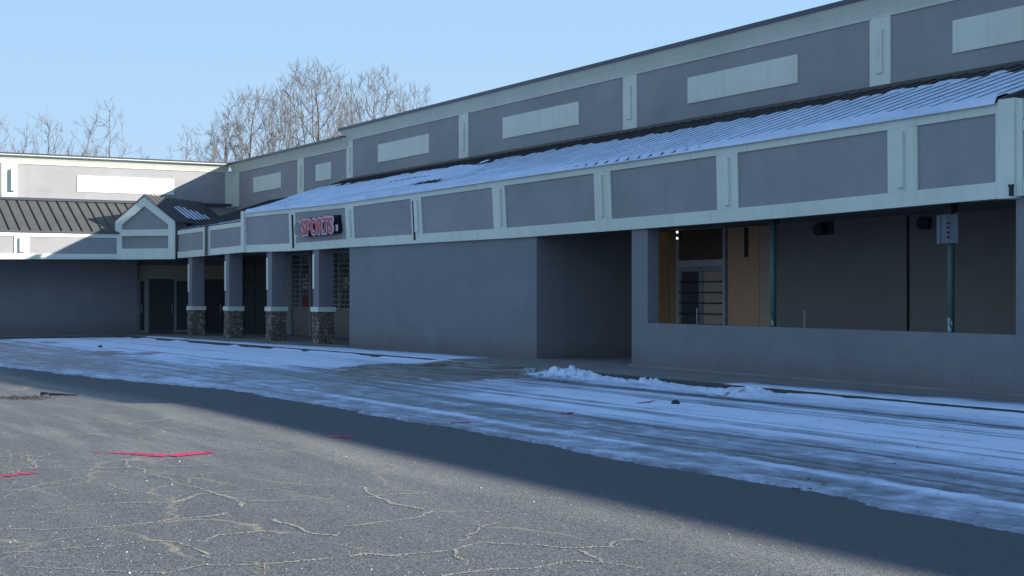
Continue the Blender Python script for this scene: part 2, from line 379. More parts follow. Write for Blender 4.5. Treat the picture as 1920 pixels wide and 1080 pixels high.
mb.box(-KS - .157, -KS, -30, KD - 1.5, walk_z(KS) - .3, walk_z(KS) + .003)
props(obj('kerb', mb, M['kerb']), kind='structure')

# traced cracks (photo rows and columns turned into ground points)
A = lambda pts, ox, oy, k: [(ox + x * k, oy + y * k) for x, y in pts]
k3 = 1 / 3
cr = [A(p, 0, 800, k3) for p in (
    [(-60, 420), (0, 400), (200, 345), (400, 300), (600, 290), (830, 270), (960, 300), (1000, 320), (1200, 370), (1240, 385), (1330, 430), (1340, 460)],
    [(0, 470), (300, 455), (520, 437), (760, 430), (980, 422), (1080, 400), (1110, 380), (1400, 365), (1700, 330), (1920, 318)],
    [(0, 510), (240, 490), (330, 480), (370, 455)], [(0, 582), (180, 578), (430, 570), (640, 562), (850, 545), (1000, 525), (1200, 500), (1340, 480)],
    [(20, 715), (280, 685), (600, 670), (870, 650), (1000, 660), (1080, 690), (1190, 755)], [(1100, 650), (1250, 610), (1400, 600), (1480, 590), (1640, 590)],
    [(0, 790), (200, 800), (460, 810), (940, 828), (1150, 790), (1480, 780), (1640, 765), (1780, 755), (1920, 740)],
    [(1560, 520), (1660, 550), (1760, 600), (1900, 640)], [(770, 355), (960, 335), (970, 310)], [(560, 165), (700, 190), (710, 215), (850, 265)],
    [(0, 150), (60, 155), (190, 170), (300, 150), (460, 130), (560, 140)], [(600, 320), (730, 355), (850, 385)], [(0, 245), (100, 238), (210, 232), (205, 200), (150, 180)],
    [(240, 232), (480, 225), (560, 235), (740, 228), (1200, 215)], [(1240, 385), (1400, 415), (1660, 412), (1920, 395)])]
cr += [A(p, 640, 800, k3) for p in (
    [(0, 740), (80, 720), (300, 725), (450, 710), (620, 700), (770, 660), (1000, 665), (1200, 680), (1500, 680), (1560, 650), (1750, 630)],
    [(630, 700), (660, 720), (700, 765)], [(560, 838), (720, 825), (880, 810), (1100, 800), (1200, 780), (1380, 760), (1480, 765), (1640, 790), (1720, 800)],
    [(0, 560), (220, 540), (380, 515), (480, 490), (520, 480), (740, 480), (900, 480)], [(1300, 700), (1420, 745), (1480, 765)],
    [(80, 340), (160, 380), (230, 410), (230, 440), (400, 450), (490, 475)], [(640, 640), (770, 600), (800, 560), (870, 535)], [(0, 398), (220, 392), (500, 370)])]
mb = MB()
for pl in cr:
    P = [ground_at(*p) for p in pl]
    pts = []
    for (a, b), (c, d) in zip(P[:-1], P[1:]):
        L = math.hypot(c - a, d - b); n = max(2, int(L / .07))
        for i in range(n):
            t_ = i / n; pts.append((a + (c - a) * t_, b + (d - b) * t_))
    pts = [(a + (float(fbm(a * 3, b * 3, 5)) - .5) * .22 + rnd.gauss(0, .006), b + (float(fbm(a * 3 + 40, b * 3, 6)) - .5) * .22 + rnd.gauss(0, .006)) for a, b in pts]
    for (a, b), (c, d) in zip(pts[:-1], pts[1:]):
        w = .0045 + .020 * max(0, float(fbm(a * .9, b * .9, 9)) - .38) * 2.0
        g = float(fbm(a * 2.2, b * 2.2, 31))
        if g < .22: continue
        for q in range(int(7 + w * 900)):
            t_ = rnd.random(); x_ = a + (c - a) * t_ + rnd.gauss(0, w * .55); y_ = b + (d - b) * t_ + rnd.gauss(0, w * .55); e = rnd.uniform(.003, .011) * (.7 + w * 12)
            z = lot_z(x_, y_) + .004; mb.quad((-x_ - e, y_ - e * rnd.random(), z), (-x_ + e * rnd.random(), y_ - e, z), (-x_ + e * 1.6, y_ + e * rnd.random(), z), (-x_ - e * rnd.random(), y_ + e, z))
props(obj('pavement_cracks', mb, M['crack'], None), kind='structure')

# ------------------------------------------------------------------ snow on the lot (one drift sheet with ploughed ridge, ice and slush)
slist = [1.0]
while slist[-1] < KS + .02: slist.append(slist[-1] + max(.028, .00155 * slist[-1] + .012))
sv = np.array(slist); ns = len(sv); nj = 230
Bs = np.interp(sv, [0, 24, 29.4, 34.4, 37.9, 41, 46, 60], [8.0, 7.95, 7.3, 6.8, 6.5, 4.0, -6, -14])
Bs = Bs + .30 * (fbm(sv * .9, sv * 0, 3) - .5) + .16 * (fbm(sv * 4.5, sv * 0 + 3, 4) - .5) + .05 * (vnoise(sv * 22, sv * 0, 8) - .5)
tt = np.linspace(0, 1, nj) ** 1.0
Dm = Bs[:, None] + (KD - .01 - Bs[:, None]) * tt[None, :]; Sm = np.repeat(sv[:, None], nj, 1)
edge = Dm - Bs[:, None]
wav = Dm + .5 * (fbm(Sm * .10, Dm * .1, 11) - .5) + .25 * (fbm(Sm * .35, Dm * 1.0, 12) - .5)
prof_r = np.interp(wav, [7.8, 8.0, 8.3, 8.50, 8.60, 8.70, 8.85, 9.4, 9.9, 10.3, 10.8, 12.5, 13.3, 13.7, 13.9, 14.2, 15.2],
                   [.50, .60, .50, .55, .86, .84, .50, .50, .52, .70, .95, 1.0, .92, .72, .66, .95, 1.0])
prof_l = np.interp(wav, [6.5, 7.6, 8.0, 9.2, 10.0, 11.0, 12.2, 15], [.62, .48, .42, .52, .72, .98, 1.08, 1.1])
prof_m = np.interp(wav, [7.8, 8.0, 8.3, 9.0, 11.0, 12.5, 15], [.7, .55, .48, .45, .50, .62, .80])
wr = 1 - sstep(18.5, 23.5, Sm + (10.5 - Dm) * .5 * 0); wl = sstep(26.5, 31, Sm + (Dm - 12) * .6)
cov = prof_r * wr + prof_l * wl * (1 - wr) + prof_m * (1 - wr) * (1 - wl)
streak = fbm(Sm * .16 + Dm * .02, Dm * 4.2, 21, 5); tracks = fbm(Sm * .07, Dm * 7.5, 29, 3)
cov += (streak - .5) * .78 * np.clip(1.25 - cov, .12, 1) + (fbm(Sm * 1.4, Dm * 3.2, 23, 4) - .5) * .45 + (fbm(Sm * 5, Dm * 7, 25, 4) - .5) * .5 * (1 - sstep(9.6, 10.8, Dm))
cov -= .38 * sstep(.60, .68, tracks) * sstep(8.6, 9.0, Dm) * (1 - sstep(14.1, 14.4, Dm))
cov -= .45 * np.exp(-((wav - 10.15) / .10) ** 2) * (1 - sstep(24, 30, Sm)) + .40 * np.exp(-((wav - 13.75) / .12) ** 2) * (1 - sstep(22, 25, Sm))
gp = .5 * sstep(.56, .7, fbm(Sm * .3, Dm * .8, 44)) * sstep(9, 10, Dm) * (1 - sstep(11, 13, Dm)); cov -= gp * wl
# brown slush swept clear in front of the recess
q = (Sm - 26.9 - (Dm - 13.2) * .15) / 2.9; r_ = (Dm - 13.7) / 2.0
sl_ = np.exp(-(q * q + r_ * r_) ** 1.5) * 1.45 + .55 * (fbm(Sm * .7, Dm * 2.6, 51) - .5)
slush = sstep(.38, .62, sl_) * (.45 + .55 * sstep(.4, .55, fbm(Sm * .8, Dm * 4, 53)))
def seg_dist(pts):
    best_ = np.full(Sm.shape, 9.0)
    for (a0, b0), (a1, b1) in zip(pts[:-1], pts[1:]):
        L2 = (a1 - a0) ** 2 + (b1 - b0) ** 2; u_ = np.clip(((Sm - a0) * (a1 - a0) + (Dm - b0) * (b1 - b0)) / L2, 0, 1)
        best_ = np.minimum(best_, np.hypot(Sm - a0 - u_ * (a1 - a0), Dm - b0 - u_ * (b1 - b0)))
    return best_
arc = seg_dist([(28.2, 12.1), (27.0, 11.6), (24.8, 11.4), (23.9, 12.1), (24.6, 13.8), (25.4, 14.8)])
dark = sstep(.75, .25, arc + .9 * (fbm(Sm * 1.6, Dm * 4, 57) - .5)) * sstep(.36, .46, fbm(Sm * 2.5, Dm * 7, 58))
slush = np.clip(np.maximum(slush, dark), 0, 1)
cov = np.clip(cov * (1 - .85 * slush), 0, 1)
h = .006 + .022 * cov + .012 * (fbm(Sm * 2.2, Dm * 5, 61) - .4) + .010 * (streak - .5)
h += .018 * np.exp(-((wav - 8.62) / .12) ** 2) * fbm(Sm * 1.2, Dm * 2, 63) * (1 - sstep(30, 36, Sm))
h += .016 * np.exp(-((edge - .12) / .10) ** 2) * fbm(Sm * 9, Dm * 9, 65)
# ploughed heap along the kerb
lump = .35 * fbm(Sm * 1.6, Dm * 2.2, 71, 3) + 2.2 * np.abs(fbm(Sm * 5, Dm * 5, 72, 4) - .5) + .8 * sstep(.45, .6, fbm(Sm * 10, Dm * 10, 73, 3))
along = sstep(17.2, 18.0, Sm) * (1 - sstep(24.6, 26.2, Sm)) * (.42 + .58 * np.clip(np.exp(-((Sm - 18.3) / .55) ** 2) + np.exp(-((Sm - 23.4) / 1.6) ** 2), 0, 1))
heap = along * np.exp(-((Dm - 14.72) / .26) ** 2) * .105 * lump * (.55 + .9 * sstep(.38, .6, fbm(Sm * 1.1, Sm * 0 + 5, 77)))
heap = heap + along * .05 * sstep(.52, .66, fbm(Sm * 6, Dm * 6, 78)) * np.exp(-((Dm - 14.35) / .35) ** 2); h += heap; cov = np.clip(cov + sstep(.02, .06, heap) * .6, 0, 1) ; slush *= (1 - sstep(.015, .05, heap))
h += .085 * np.exp(-((Dm - 15.0) / .25) ** 2) * sstep(24.0, 25.0, Sm) * (1 - sstep(29.2, 30.2, Sm))      # ramps up where the kerb is dropped
kf = np.exp(-((Dm - 15.0) / .16) ** 2)
h += .05 * kf * sstep(.45, .6, fbm(Sm * .5, Sm * 0, 81)) * (1 - sstep(17, 18, Sm) * (1 - sstep(29, 30, Sm)))
h = np.where(edge < .03, h * (edge / .03) - .004, h)
cov[:, :2] = np.minimum(cov[:, :2], .6)
Zm = LOT - fall(Sm) - drop(Sm, Dm) + .004 + np.maximum(h, -.006)
props(grid_obj('snow', Sm, Dm, Zm, M['snow'], (cov, slush)), 'thin layer of packed snow and ice streaked with tyre tracks across the shaded lot', kind='stuff')

# snow lying on the walkway
def walk_snow(a, b, dend, seed, thick):
    s1 = np.arange(a, b, .05); m = 44
    De = np.interp(s1, [x for x, _ in dend], [y for _, y in dend]) + .5 * (fbm(s1 * .8, s1 * 0, seed) - .5) + .2 * (fbm(s1 * 5, s1 * 0, seed + 1) - .5)
    D0 = KD + .05 + .09 * fbm(s1 * 3, s1 * 0, seed + 2)
    D1 = D0[:, None] + np.maximum(De - D0, .02)[:, None] * np.linspace(0, 1, m)[None]; S1 = np.repeat(s1[:, None], m, 1)
    e = np.minimum(D1 - D0[:, None], De[:, None] - D1); ends = np.minimum(S1 - a, b - S1)
    hh = thick * (.5 + fbm(S1 * 2, D1 * 3, seed + 3)) * sstep(0, .08, e) * sstep(0, .4, ends)
    c = .95 - .75 * sstep(-.9, 0, D1 - De[:, None]) + .4 * (fbm(S1 * .6, D1 * 5, seed + 4) - .5)
    return grid_obj('snow', S1, D1, -fall(S1) + .001 + hh, M['snow'], (np.clip(c, 0, 1), c * 0))
props(walk_snow(3, 19.5, [(0, 16.3), (14, 16.3), (19.5, 15.8)], 90, .02), 'thin snow drifted along the walkway under the long sill wall', kind='stuff')
props(walk_snow(30, 55.5, [(30, 16.7), (38, 16.5), (45, 16.2), (56, 15.9)], 95, .022), 'thin snow drifted along the walkway before the brick columns', kind='stuff')
# ------------------------------------------------------------------ the long building
DF = 17.12      # plane of the lower fascia
DU = 21.03      # plane of the upper wall and the storefronts
TOPW = 3.06     # height of the soffit
mall = empty('strip_mall', (-32, DF + 3, 0), 'long grey shopping strip with white trimmed fascia and snowy canopy roof', 'building')
def tab(pts, d): return ([s_at(x, d) for x, _ in pts][::-1], [z_at(y, s_at(x, d), d) for x, y in pts][::-1])
tb = tab([(466, 472.8), (553, 470.4), (655, 463.6), (784, 456.2), (960, 446.3), (1200, 429.2), (1480, 407.7), (1760, 382.3), (1870, 372.6)], DF)
tp = tab([(464, 398.7), (640, 381), (880, 346.5), (1160, 305.0), (1440, 262.0), (1760, 210.6), (1870, 192.7)], DF)
tl = ([s_at(x, DF) for x in (466, 640, 930, 1110, 1360, 1670, 1870)][::-1], [.022, .045, .058, .038, .026, .012, 0][::-1])
S_L, S_R = s_at(463, DF), s_at(1878, DF)
zb = lambda s: float(np.interp(s, *tb)); zt = lambda s: float(np.interp(s, *tp)); ln = lambda s: float(np.interp(s, *tl))
Z_LO_B, Z_LO_T = z_at(472.8, s_at(460, DF), DF), z_at(415.3, s_at(459, DF), DF)
def strip(mb, s0, s1, fb, ft, off, lean=ln, thick=.04, step=.7, d0=DF):      # a board that follows the (sagging) fascia line
    n = max(1, int(abs(s1 - s0) / step)); rings = []
    for i in range(n + 1):
        s = s0 + (s1 - s0) * i / n; a, b = fb(s), ft(s); l = lean(s); base = fb(s) if False else None
        zb0 = zb(s) if lean is ln else a
        da = d0 - l * (a - zb0) - off; db = d0 - l * (b - zb0) - off
        rings.append([(-s, da, a), (-s, db, b), (-s, db + thick, b), (-s, da + thick, a)])
    mb.sweep(rings)
nol = lambda s: 0.0
def fascia_run(parent, s0, s1, fzb, fzt, pil, lean, bh=.25, th=.165, d0=DF):
    f = obj_strip('fascia', parent, M['grey'], [(s0, s1, lambda s: fzb(s) + .03, lambda s: fzt(s) - .03, 0.0, .12)], lean, d0)
    obj_strip('bottom_band', f, M['white'], [(s0, s1, fzb, lambda s: fzb(s) + bh, .035, .10)], lean, d0)
    obj_strip('top_band', f, M['white'], [(s0, s1, lambda s: fzt(s) - th, fzt, .035, .10)], lean, d0)
    for (a, b, bars) in pil:
        g = lambda s: fzb(s) + bh + .002; k = lambda s: fzt(s) - th - .002
        obj_strip('pilaster', f, M['white'], [(a, b, g, k, .033, .03)], lean, d0)
        for (u, w, kind) in bars:
            c = a + (b - a) * u; e = a + (b - a) * w
            obj_strip('trim_bar' if kind else 'dark_slot_strip', f, M['white'] if kind else M['black'],  # without kind: flat black strip painting the dark inside a gap
                      [(c, e, (lambda s: fzb(s) + bh + .06) if kind else (lambda s: fzb(s) + bh - .16), lambda s: fzt(s) - th - .06, .085 if kind else .040, .05 if kind else .006)], lean, d0)
    return f
def obj_strip(name, parent, mat, runs, lean, d0):
    mb = MB()
    for (a, b, f0, f1, off, th) in runs: strip(mb, a, b, f0, f1, off, lean, th, .7, d0)
    return obj(name, mb, mat, parent)
X = lambda x: s_at(x, DF)
pil = [(X(545), X(557), [(.45, .75, 0)]), (X(652), X(667), [(.42, .68, 1)]), (X(775.5), X(795), [(.15, .33, 0), (.42, .72, 1)]), (X(929), X(952.5), [(.5, .72, 1)]),
       (X(1118.8), X(1149.5), [(.36, .56, 1)]), (X(1347.8), X(1387), [(.42, .64, 1)]), (X(1667.7), X(1723), [(.38, .58, 1)]), (X(1869.5), S_R, [])]
fmain = fascia_run(mall, S_L, S_R, zb, zt, pil, ln)
# end boxes of the raised fascia
mb = MB(); mb.sbox(S_L + .32, S_L - .02, DF - .12, DF + .3, zb(S_L) - .0, zt(S_L) + .06); obj('end_post', mb, M['white'], fmain)
mb = MB(); mb.sbox(S_R - .002, S_R - .30, DF - .08, DF + .25, Z_LO_B - .03, zt(S_R) + .03); mb.sbox(S_R - .302, S_R - .42, DF - .04, DF + .2, Z_LO_B, zt(S_R) + .0); obj('end_post', mb, M['white'], fmain)
zLb = lambda s: Z_LO_B - .05 * max(0, min(1, (s - S_L) / 8.5)); zLt = lambda s: Z_LO_T - .03 * max(0, min(1, (s - S_L) / 8.5))
fascia_run(mall, 57.5, S_L + .33, zLb, zLt, [(X(382), X(395), [(.25, .6, 1)])], nol)
mb = MB(); mb.tube((-X(391.5), DF - .11, zLb(50) - .02), (-X(391.5), DF - .11, zLt(50) - .02), .055, .055, 8); mb.tube((-X(391.5), DF - .11, zLt(50) - .03), (-X(391.5), DF + .05, zLt(50) + .05), .055, .055, 8)
obj('downspout', mb, M['dframe'], mall)
zr = lambda s: Z_LO_B; zrt = lambda s: Z_LO_T + .03
fascia_run(mall, S_R - .43, -30, zr, zrt, [(s, s - .5, [(.4, .6, 1)]) for s in (11.2, 6.8, 2.4, -2, -6.4)], nol)
mb = MB(); mb.sbox(S_R - .25, S_R - .31, DF - .13, DF - .09, Z_LO_B + .0, Z_LO_B + .15); mb.sbox(S_R - .24, S_R - .32, DF - .14, DF - .09, Z_LO_B + .14, Z_LO_B + .17); obj('bracket', mb, M['rust'], mall)

# upper wall
DC = DU - .28      # front of the cornice
S_RAISE = 5.0
zu = lambda y, x: z_at(y, s_at(x, DU), DU)
Z_CB = zu(144.8, 1169.5) + .0; Z_CT = z_at(109, s_at(1169.5, DC), DC)
Z_UB = zu(246.5, 1183)
Z_CB2 = zu(301.5, 549); Z_CT2 = z_at(281, s_at(541, DC), DC); Z_UB2 = zu(385, 449)
SU_L = S_L
mb = MB(); mb.sbox(SU_L, S_RAISE, DU, DU + .3, Z_UB - 1.2, Z_CB + .05); uw = obj('upper_wall', mb, M['grey'], mall)
mb = MB(); mb.sbox(62.2, SU_L + .002, DU, DU + .3, Z_UB2 - 1.0, Z_CB2 + .05); uw2 = obj('upper_wall', mb, M['grey'], mall)
mb = MB(); mb.sbox(S_RAISE - .002, -40, DU, DU + .3, Z_UB2 - 1, Z_CB2 + .05); uw3 = obj('upper_wall', mb, M['grey'], mall)
def cornice(parent, s0, s1, z0, z1, ret0=0, ret1=0):      # flared top: leans out towards the lot
    prof = [(0, z0), (.035, z0), (.05, z0 + .05), (.13, z0 + (z1 - z0) * .45), (.27, z1 - .04), (.27, z1), (-.30, z1), (-.30, z0 + .06), (0, z0 + .06)]
    mb = MB(); rings = []
    for s, r in ((s0, ret0), (s1, ret1)):
        rings.append([(-(s + r * max(0, o)), DU - o, z) for o, z in prof])
    mb.sweep(rings); c = obj('cornice', mb, M['white'], parent)
    mb = MB(); mb.sbox(s0 + .3 * ret0, s1 + .3 * ret1, DU - .31, DU - .02, z1 + .003, z1 + .05); mb.sbox(s0 + .3 * ret0, s1 + .3 * ret1, DU - .31, DU - .275, z1 - .05, z1 + .003)
    obj('roof_edge', mb, M['coping'], parent)
cornice(uw, SU_L, S_RAISE, Z_CB, Z_CT, 1, 0); cornice(uw2, 62.2, SU_L + .002, Z_CB2, Z_CT2, -1, 0); cornice(uw3, S_RAISE - .002, -40, Z_CB2, Z_CT2)
XU = lambda x: s_at(x, DU)
def uppil(parent, x0, x1, z0, z1, bx0=None, bx1=None, s0=None, s1=None):
    s0 = XU(x0) if s0 is None else s0; s1 = XU(x1) if s1 is None else s1
    mb = MB(); mb.sbox(s0, s1, DU - .035, DU + .01, z0, z1 - .002); p = obj('pilaster', mb, M['white'], parent)
    mb = MB(); c = (s0 + s1) / 2; w = .09; mb.sbox(c + w, c - w, DU - .075, DU - .03, z0 + (z1 - z0) * .24, z1 - (z1 - z0) * .17); obj('trim_bar', mb, M['white'], parent)
for a, b in ((651, 663), (862, 879.5), (1170, 1195.5), (1633, 1671.5)): uppil(uw, a, b, Z_UB - .05, Z_CB)
for sc in (12.8, 8.3): uppil(uw, 0, 0, Z_UB - .05, Z_CB, s0=sc + .35, s1=sc - .35)
for a, b in ((427, 449), (559, 571)): uppil(uw2, a, b, Z_UB2 - .05, Z_CB2)
def blank(parent, x0, x1, z0, z1):
    mb = MB(); mb.sbox(XU(x0), XU(x1), DU - .03, DU + .01, z0, z1); obj('blank_sign_panel', mb, M['white'], parent)
zr0, zr1 = zu(191, 1310), zu(142, 1310)
for a, b in ((710, 805.5), (944, 1086.6), (1291, 1497), (1788, 2110)): blank(uw, a, b, zr0, zr1)
zq0, zq1 = zu(361.4, 476), zu(333, 476)
blank(uw2, 476, 528, zq0, zq1); blank(uw2, 593, 622, zq0, zq1)
# flat roof and hidden rear walls
mb = MB(); mb.sbox(62.2, -40, DU + .31, 44, Z_UB2 - .6, Z_CB2 - .25); obj('flat_roof', mb, M['flat'], mall)
mb = MB(); mb.sbox(S_L, S_L - .25, DU + .31, 26, Z_CB2 - .2, Z_CB); mb.sbox(62.2, -40, 44.01, 44.3, -.5, Z_CB2); mb.sbox(-40, -40.3, DU, 44, -.5, Z_CB2); obj('rear_wall', mb, M['grey_low'], mall)

# canopy roofs with standing seams
dle = lambda s: DF - .050 - ln(s) * (zt(s) - zb(s))
def canopy(parent, s0, s1, eave, z_top, pitch=.406, name='canopy_roof', de_=lambda s: DF - .03):
    n = max(1, int(abs(s0 - s1) / 1.2)); v = []
    mb = MB(); rings = []
    for i in range(n + 1):
        s = s0 + (s1 - s0) * i / n; d_e = de_(s); rings.append([(-s, d_e, eave(s)), (-s, DU - .003, z_top), (-s, DU - .003, z_top - .06), (-s, d_e, eave(s) - .012)])
    mb.sweep(rings); r = obj(name, mb, M['roof'], parent)
    mb = MB(); k = min(s0, s1) + .12
    while k < max(s0, s1) - .03:
        a = eave(k); d_e = de_(k) + .02; mb.hexa([(-k - .012, d_e, a), (-k + .012, d_e, a), (-k + .012, DU - .005, z_top), (-k - .012, DU - .005, z_top),
                              (-k - .012, d_e, a + .034), (-k + .012, d_e, a + .034), (-k + .012, DU - .005, z_top + .034), (-k - .012, DU - .005, z_top + .034)])
        k += pitch
    obj('standing_seams', mb, M['seam'], r)
    return r
eav = lambda s: zt(s) + .018
cr_main = canopy(mall, S_L, S_R, eav, Z_UB, de_=dle)
obj('wall_flashing', MB().sbox(S_L - .05, S_R, DU - .12, DU - .04, Z_UB - .03, Z_UB + .05), M['seam'], cr_main)
canopy(mall, 57.62, S_L + .002, lambda s: zLt(s) + .015, Z_UB2)
canopy(mall, S_R - .002, -30, lambda s: zrt(s) + .015, Z_UB2)
# gable end under the raised canopy on the camera side, and edge flashing on both
mb = MB(); mb.prism([(-S_R + .004, DF + .02, Z_LO_T - .05), (-S_R + .004, DU - .01, Z_UB2 - .05), (-S_R + .004, DU - .01, Z_UB - .07), (-S_R + .004, DF + .02, zt(S_R) - .02)], (.12, 0, 0)); obj('canopy_end_wall', mb, M['dframe'], mall)
for s in (S_L, S_R):
    a = eav(s); mb = MB().hexa([(-s - .04, DF - .03, a - .08), (-s + .03, DF - .03, a - .08), (-s + .03, DU - .03, Z_UB - .08), (-s - .04, DU - .03, Z_UB - .08), (-s - .04, DF - .03, a + .04), (-s + .03, DF - .03, a + .04), (-s + .03, DU - .03, Z_UB + .04), (-s - .04, DU - .03, Z_UB + .04)])
    obj('canopy_flashing', mb, M['seam'], mall)
# snow on the canopy: one slab per pan, broken by seams, with a bare strip under the wall
s1 = np.arange(S_R + .06, S_L - .08, .0406); m = 60
ts = np.linspace(-.012, .97, m); Sg = np.repeat(s1[:, None], m, 1); Tg = np.repeat(ts[None], len(s1), 0)
ea = np.array([eav(x) for x in s1])[:, None]; de = np.array([dle(x) for x in s1])[:, None]
base = ea + (Z_UB - ea) * Tg; Dg = de + (DU - de) * Tg
rib = np.abs(((Sg - (S_R + .12) + .203) % .406) - .203)
ph = np.floor((Sg - (S_R + .12)) / .406)
pan = vnoise(ph * 1.37, ph * 0, 14)
topl = .76 + .10 * (pan - .5) + .06 * (vnoise(Sg * .4, Sg * 0, 15) - .5) + .05 * sstep(22, 15, Sg)
topl = np.where(Sg > 38, topl - .02, topl)
cover = fbm(Sg * .16, Tg * 2.6 + Sg * .05, 17, 3) + .10 * sstep(34, 42, Sg) - .20 * sstep(34, 26, Sg)
over = np.maximum(sstep(.50, .60, cover), sstep(.075, .04, Tg - .05 * (vnoise(Sg * .9, Sg * 0, 16) - .5)) * (1 - .8 * sstep(30, 26, Sg) * sstep(20, 24, Sg)))      # deep enough to bury the seams
melt = sstep(.74, .84, fbm(Sg * .22 + 7, Tg * 4.5 - Sg * .03, 19, 3)) * sstep(20, 26, Sg)
fringe = sstep(.20, .12, Tg) * sstep(26, 32, Sg)
hh = .030 + .012 * fbm(Sg * 3, Tg * 12, 18)
gap = (1 - sstep(.045, .11, rib)) * (1 - over)
asym = (1 - sstep(.04, .19, ((Sg - (S_R + .12)) % .406))) * (1 - over)
hh = hh * (1 - np.maximum(gap, asym)) - .02 * np.maximum(gap, asym) + over * .032
hh -= .06 * melt * (1 - .7 * fringe)
lip = sstep(0.0, .05, topl - Tg + .03 * (vnoise(Sg * 9, Tg * 30, 20) - .5))
hh = hh * lip - .02 * (1 - lip)
hh += .02 * fringe * (vnoise(Sg * 4, Tg * 0, 22))
hh[:, 0] = -.03
so_ = grid_obj('snow', Sg, Dg, base + hh, M['snow'], (np.clip(.86 + .22 * (fbm(Sg * 1.2, Tg * 6, 24) - .5) - .3 * (1 - lip), 0, 1), hh * 0))
props(so_, 'snow lying between the seams of the long canopy roof', kind='stuff')
# thin leftovers on the low canopy by the gable
s1 = np.arange(S_L + .6, 57.4, .0406); m = 30; ts = np.linspace(.005, .55, m); Sg = np.repeat(s1[:, None], m, 1); Tg = np.repeat(ts[None], len(s1), 0)
ea = np.array([zLt(x) + .015 for x in s1])[:, None]; base = ea + (Z_UB2 - ea) * Tg; de = DF - .03; Dg = de + (DU - de) * Tg
lim = .03 + .42 * sstep(53.5, 50, Sg) * vnoise(np.floor(Sg / .406) * 1.7, Sg * 0, 33) + .02 * vnoise(Sg * 6, Sg * 0, 34)
rib = np.abs(((Sg - (S_L + .122) + .203) % .406) - .203); hh = np.where((Tg < lim) & (rib > .05), .022, -.02)
props(grid_obj('snow', Sg, Dg, base + hh, M['snow'], (hh * 0 + .8, hh * 0)), 'last strips of snow along the eave of the low canopy beside the gable', kind='stuff')

# soffit and beam
mb = MB(); mb.sbox(62.0, -30, DF + .12, DU - .004, TOPW + .02, TOPW + .08); obj('soffit', mb, M['dark_wall'], mall)
for (a, b, d0_, z0_, m_) in ((24.7, 16, DF + .16, TOPW - .10, 'soffit'), (21.0, 15.6, DF + .42, TOPW - .05, 'soffit'), (18.5, 15.4, DF + .70, TOPW - .06, 'stake'), (20.6, 15.4, DF + .95, TOPW - .035, 'soffit')):
    mb = MB(); mb.sbox(a, b, d0_, d0_ + .09, z0_, TOPW + .019); obj('soffit_board', mb, M[m_], mall)

# enclosed block and arcade wall at the facade plane
SA, SB = s_at(655.3, DF + .06), s_at(1006, DF + .06)
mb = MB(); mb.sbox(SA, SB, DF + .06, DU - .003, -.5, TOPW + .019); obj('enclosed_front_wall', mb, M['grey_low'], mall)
P0, P1, P2 = s_at(1184.5, DF + .06), s_at(1214.3, DF + .06), s_at(1905, DF + .06)
ZS = z_at(605.8, P1, DF + .06)
mb = MB(); mb.sbox(P0, P1, DF + .06, DF + .34, -.4, TOPW + .018); mb.sbox(P1 - .001, P2 + .001, DF + .06, DF + .34, -.4, ZS)
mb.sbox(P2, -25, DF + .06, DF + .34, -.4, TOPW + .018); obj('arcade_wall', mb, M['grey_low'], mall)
mb = MB(); mb.sbox(S_R + 10, -25, DF + .03, DF + .062, -.05, .035); obj('wall_base_strip', mb, M['concrete'], mall)
# rear walls under the canopy
PX = s_at(1455, DU - .02)
mb = MB(); mb.sbox(SB - .002, PX, DU, DU + .2, -.4, TOPW + .02); obj('storefront_wall', mb, M['ply_dark'], mall)
mb = MB(); mb.sbox(PX - .01, -25, DU - .15, DU + .05, -.4, TOPW + .018); obj('painted_back_wall', mb, M['dark_wall'], mall)
mb = MB(); sm = s_at(1703, DU - .15); mb.sbox(sm + .03, sm - .03, DU - .165, DU - .15, -.2, TOPW); obj('wall_joint', mb, M['black'], mall)
mb = MB(); mb.sbox(PX + .06, PX, DU - .12, DU - .02, -.2, TOPW); obj('corner_batten', mb, M['stake'], mall)

# double door behind the arcade
DD = DU - .03
d0s, d1s = s_at(1272.5, DD), s_at(1363, DD); zd = z_at(496.5, s_at(1275, DD), DD); zh = z_at(432, s_at(1273, DD), DD)
door = obj('double_door', MB().sbox(d0s - .07, d1s + .07, DD - .01, DD + .02, 0.0, zd - .05), M['glass'], mall)
mb = MB()
for a in (d0s, d1s + .07): mb.sbox(a, a - .07, DD - .07, DD + .025, 0, zh + .07)
mb.sbox(d0s - .07, d1s + .07, DD - .07, DD + .025, zh, zh + .07); mb.sbox(d0s - .07, d1s + .07, DD - .08, DD + .025, zd - .06, zd + .10)
obj('frame', mb, M['alu'], door)
mb = MB(); mb.sbox(d0s - .072, d1s + .072, DD - .03, DD - .012, zd + .10, zh); obj('transom_board', mb, M['brown'], door)
mid = (d0s + d1s) / 2; leaf = MB()
for a, b in ((d0s - .08, mid + .01), (mid - .01, d1s + .08)):
    leaf.sbox(a, a - .06, DD - .05, DD - .012, .02, zd - .065); leaf.sbox(b + .06, b, DD - .05, DD - .012, .02, zd - .065)
    leaf.sbox(a - .06, b + .06, DD - .05, DD - .012, zd - .17, zd - .066); leaf.sbox(a - .06, b + .06, DD - .05, DD - .012, .02, .24)
obj('leaf_stiles', leaf, M['frame'], door)
mb = MB(); mb.sbox(mid - .08, d1s + .15, DD - .022, DD - .0115, .25, zd - .18); obj('boarded_pane', mb, M['ply_grey'], door)
mb = MB()
for i in range(8):
    z = zd - .42 - i * .255
    if z > .3: mb.sbox(d0s - .10, d1s + .10, DD - .085, DD - .06, z - .013, z + .013)
obj('security_bars', mb, M['rust'], door)
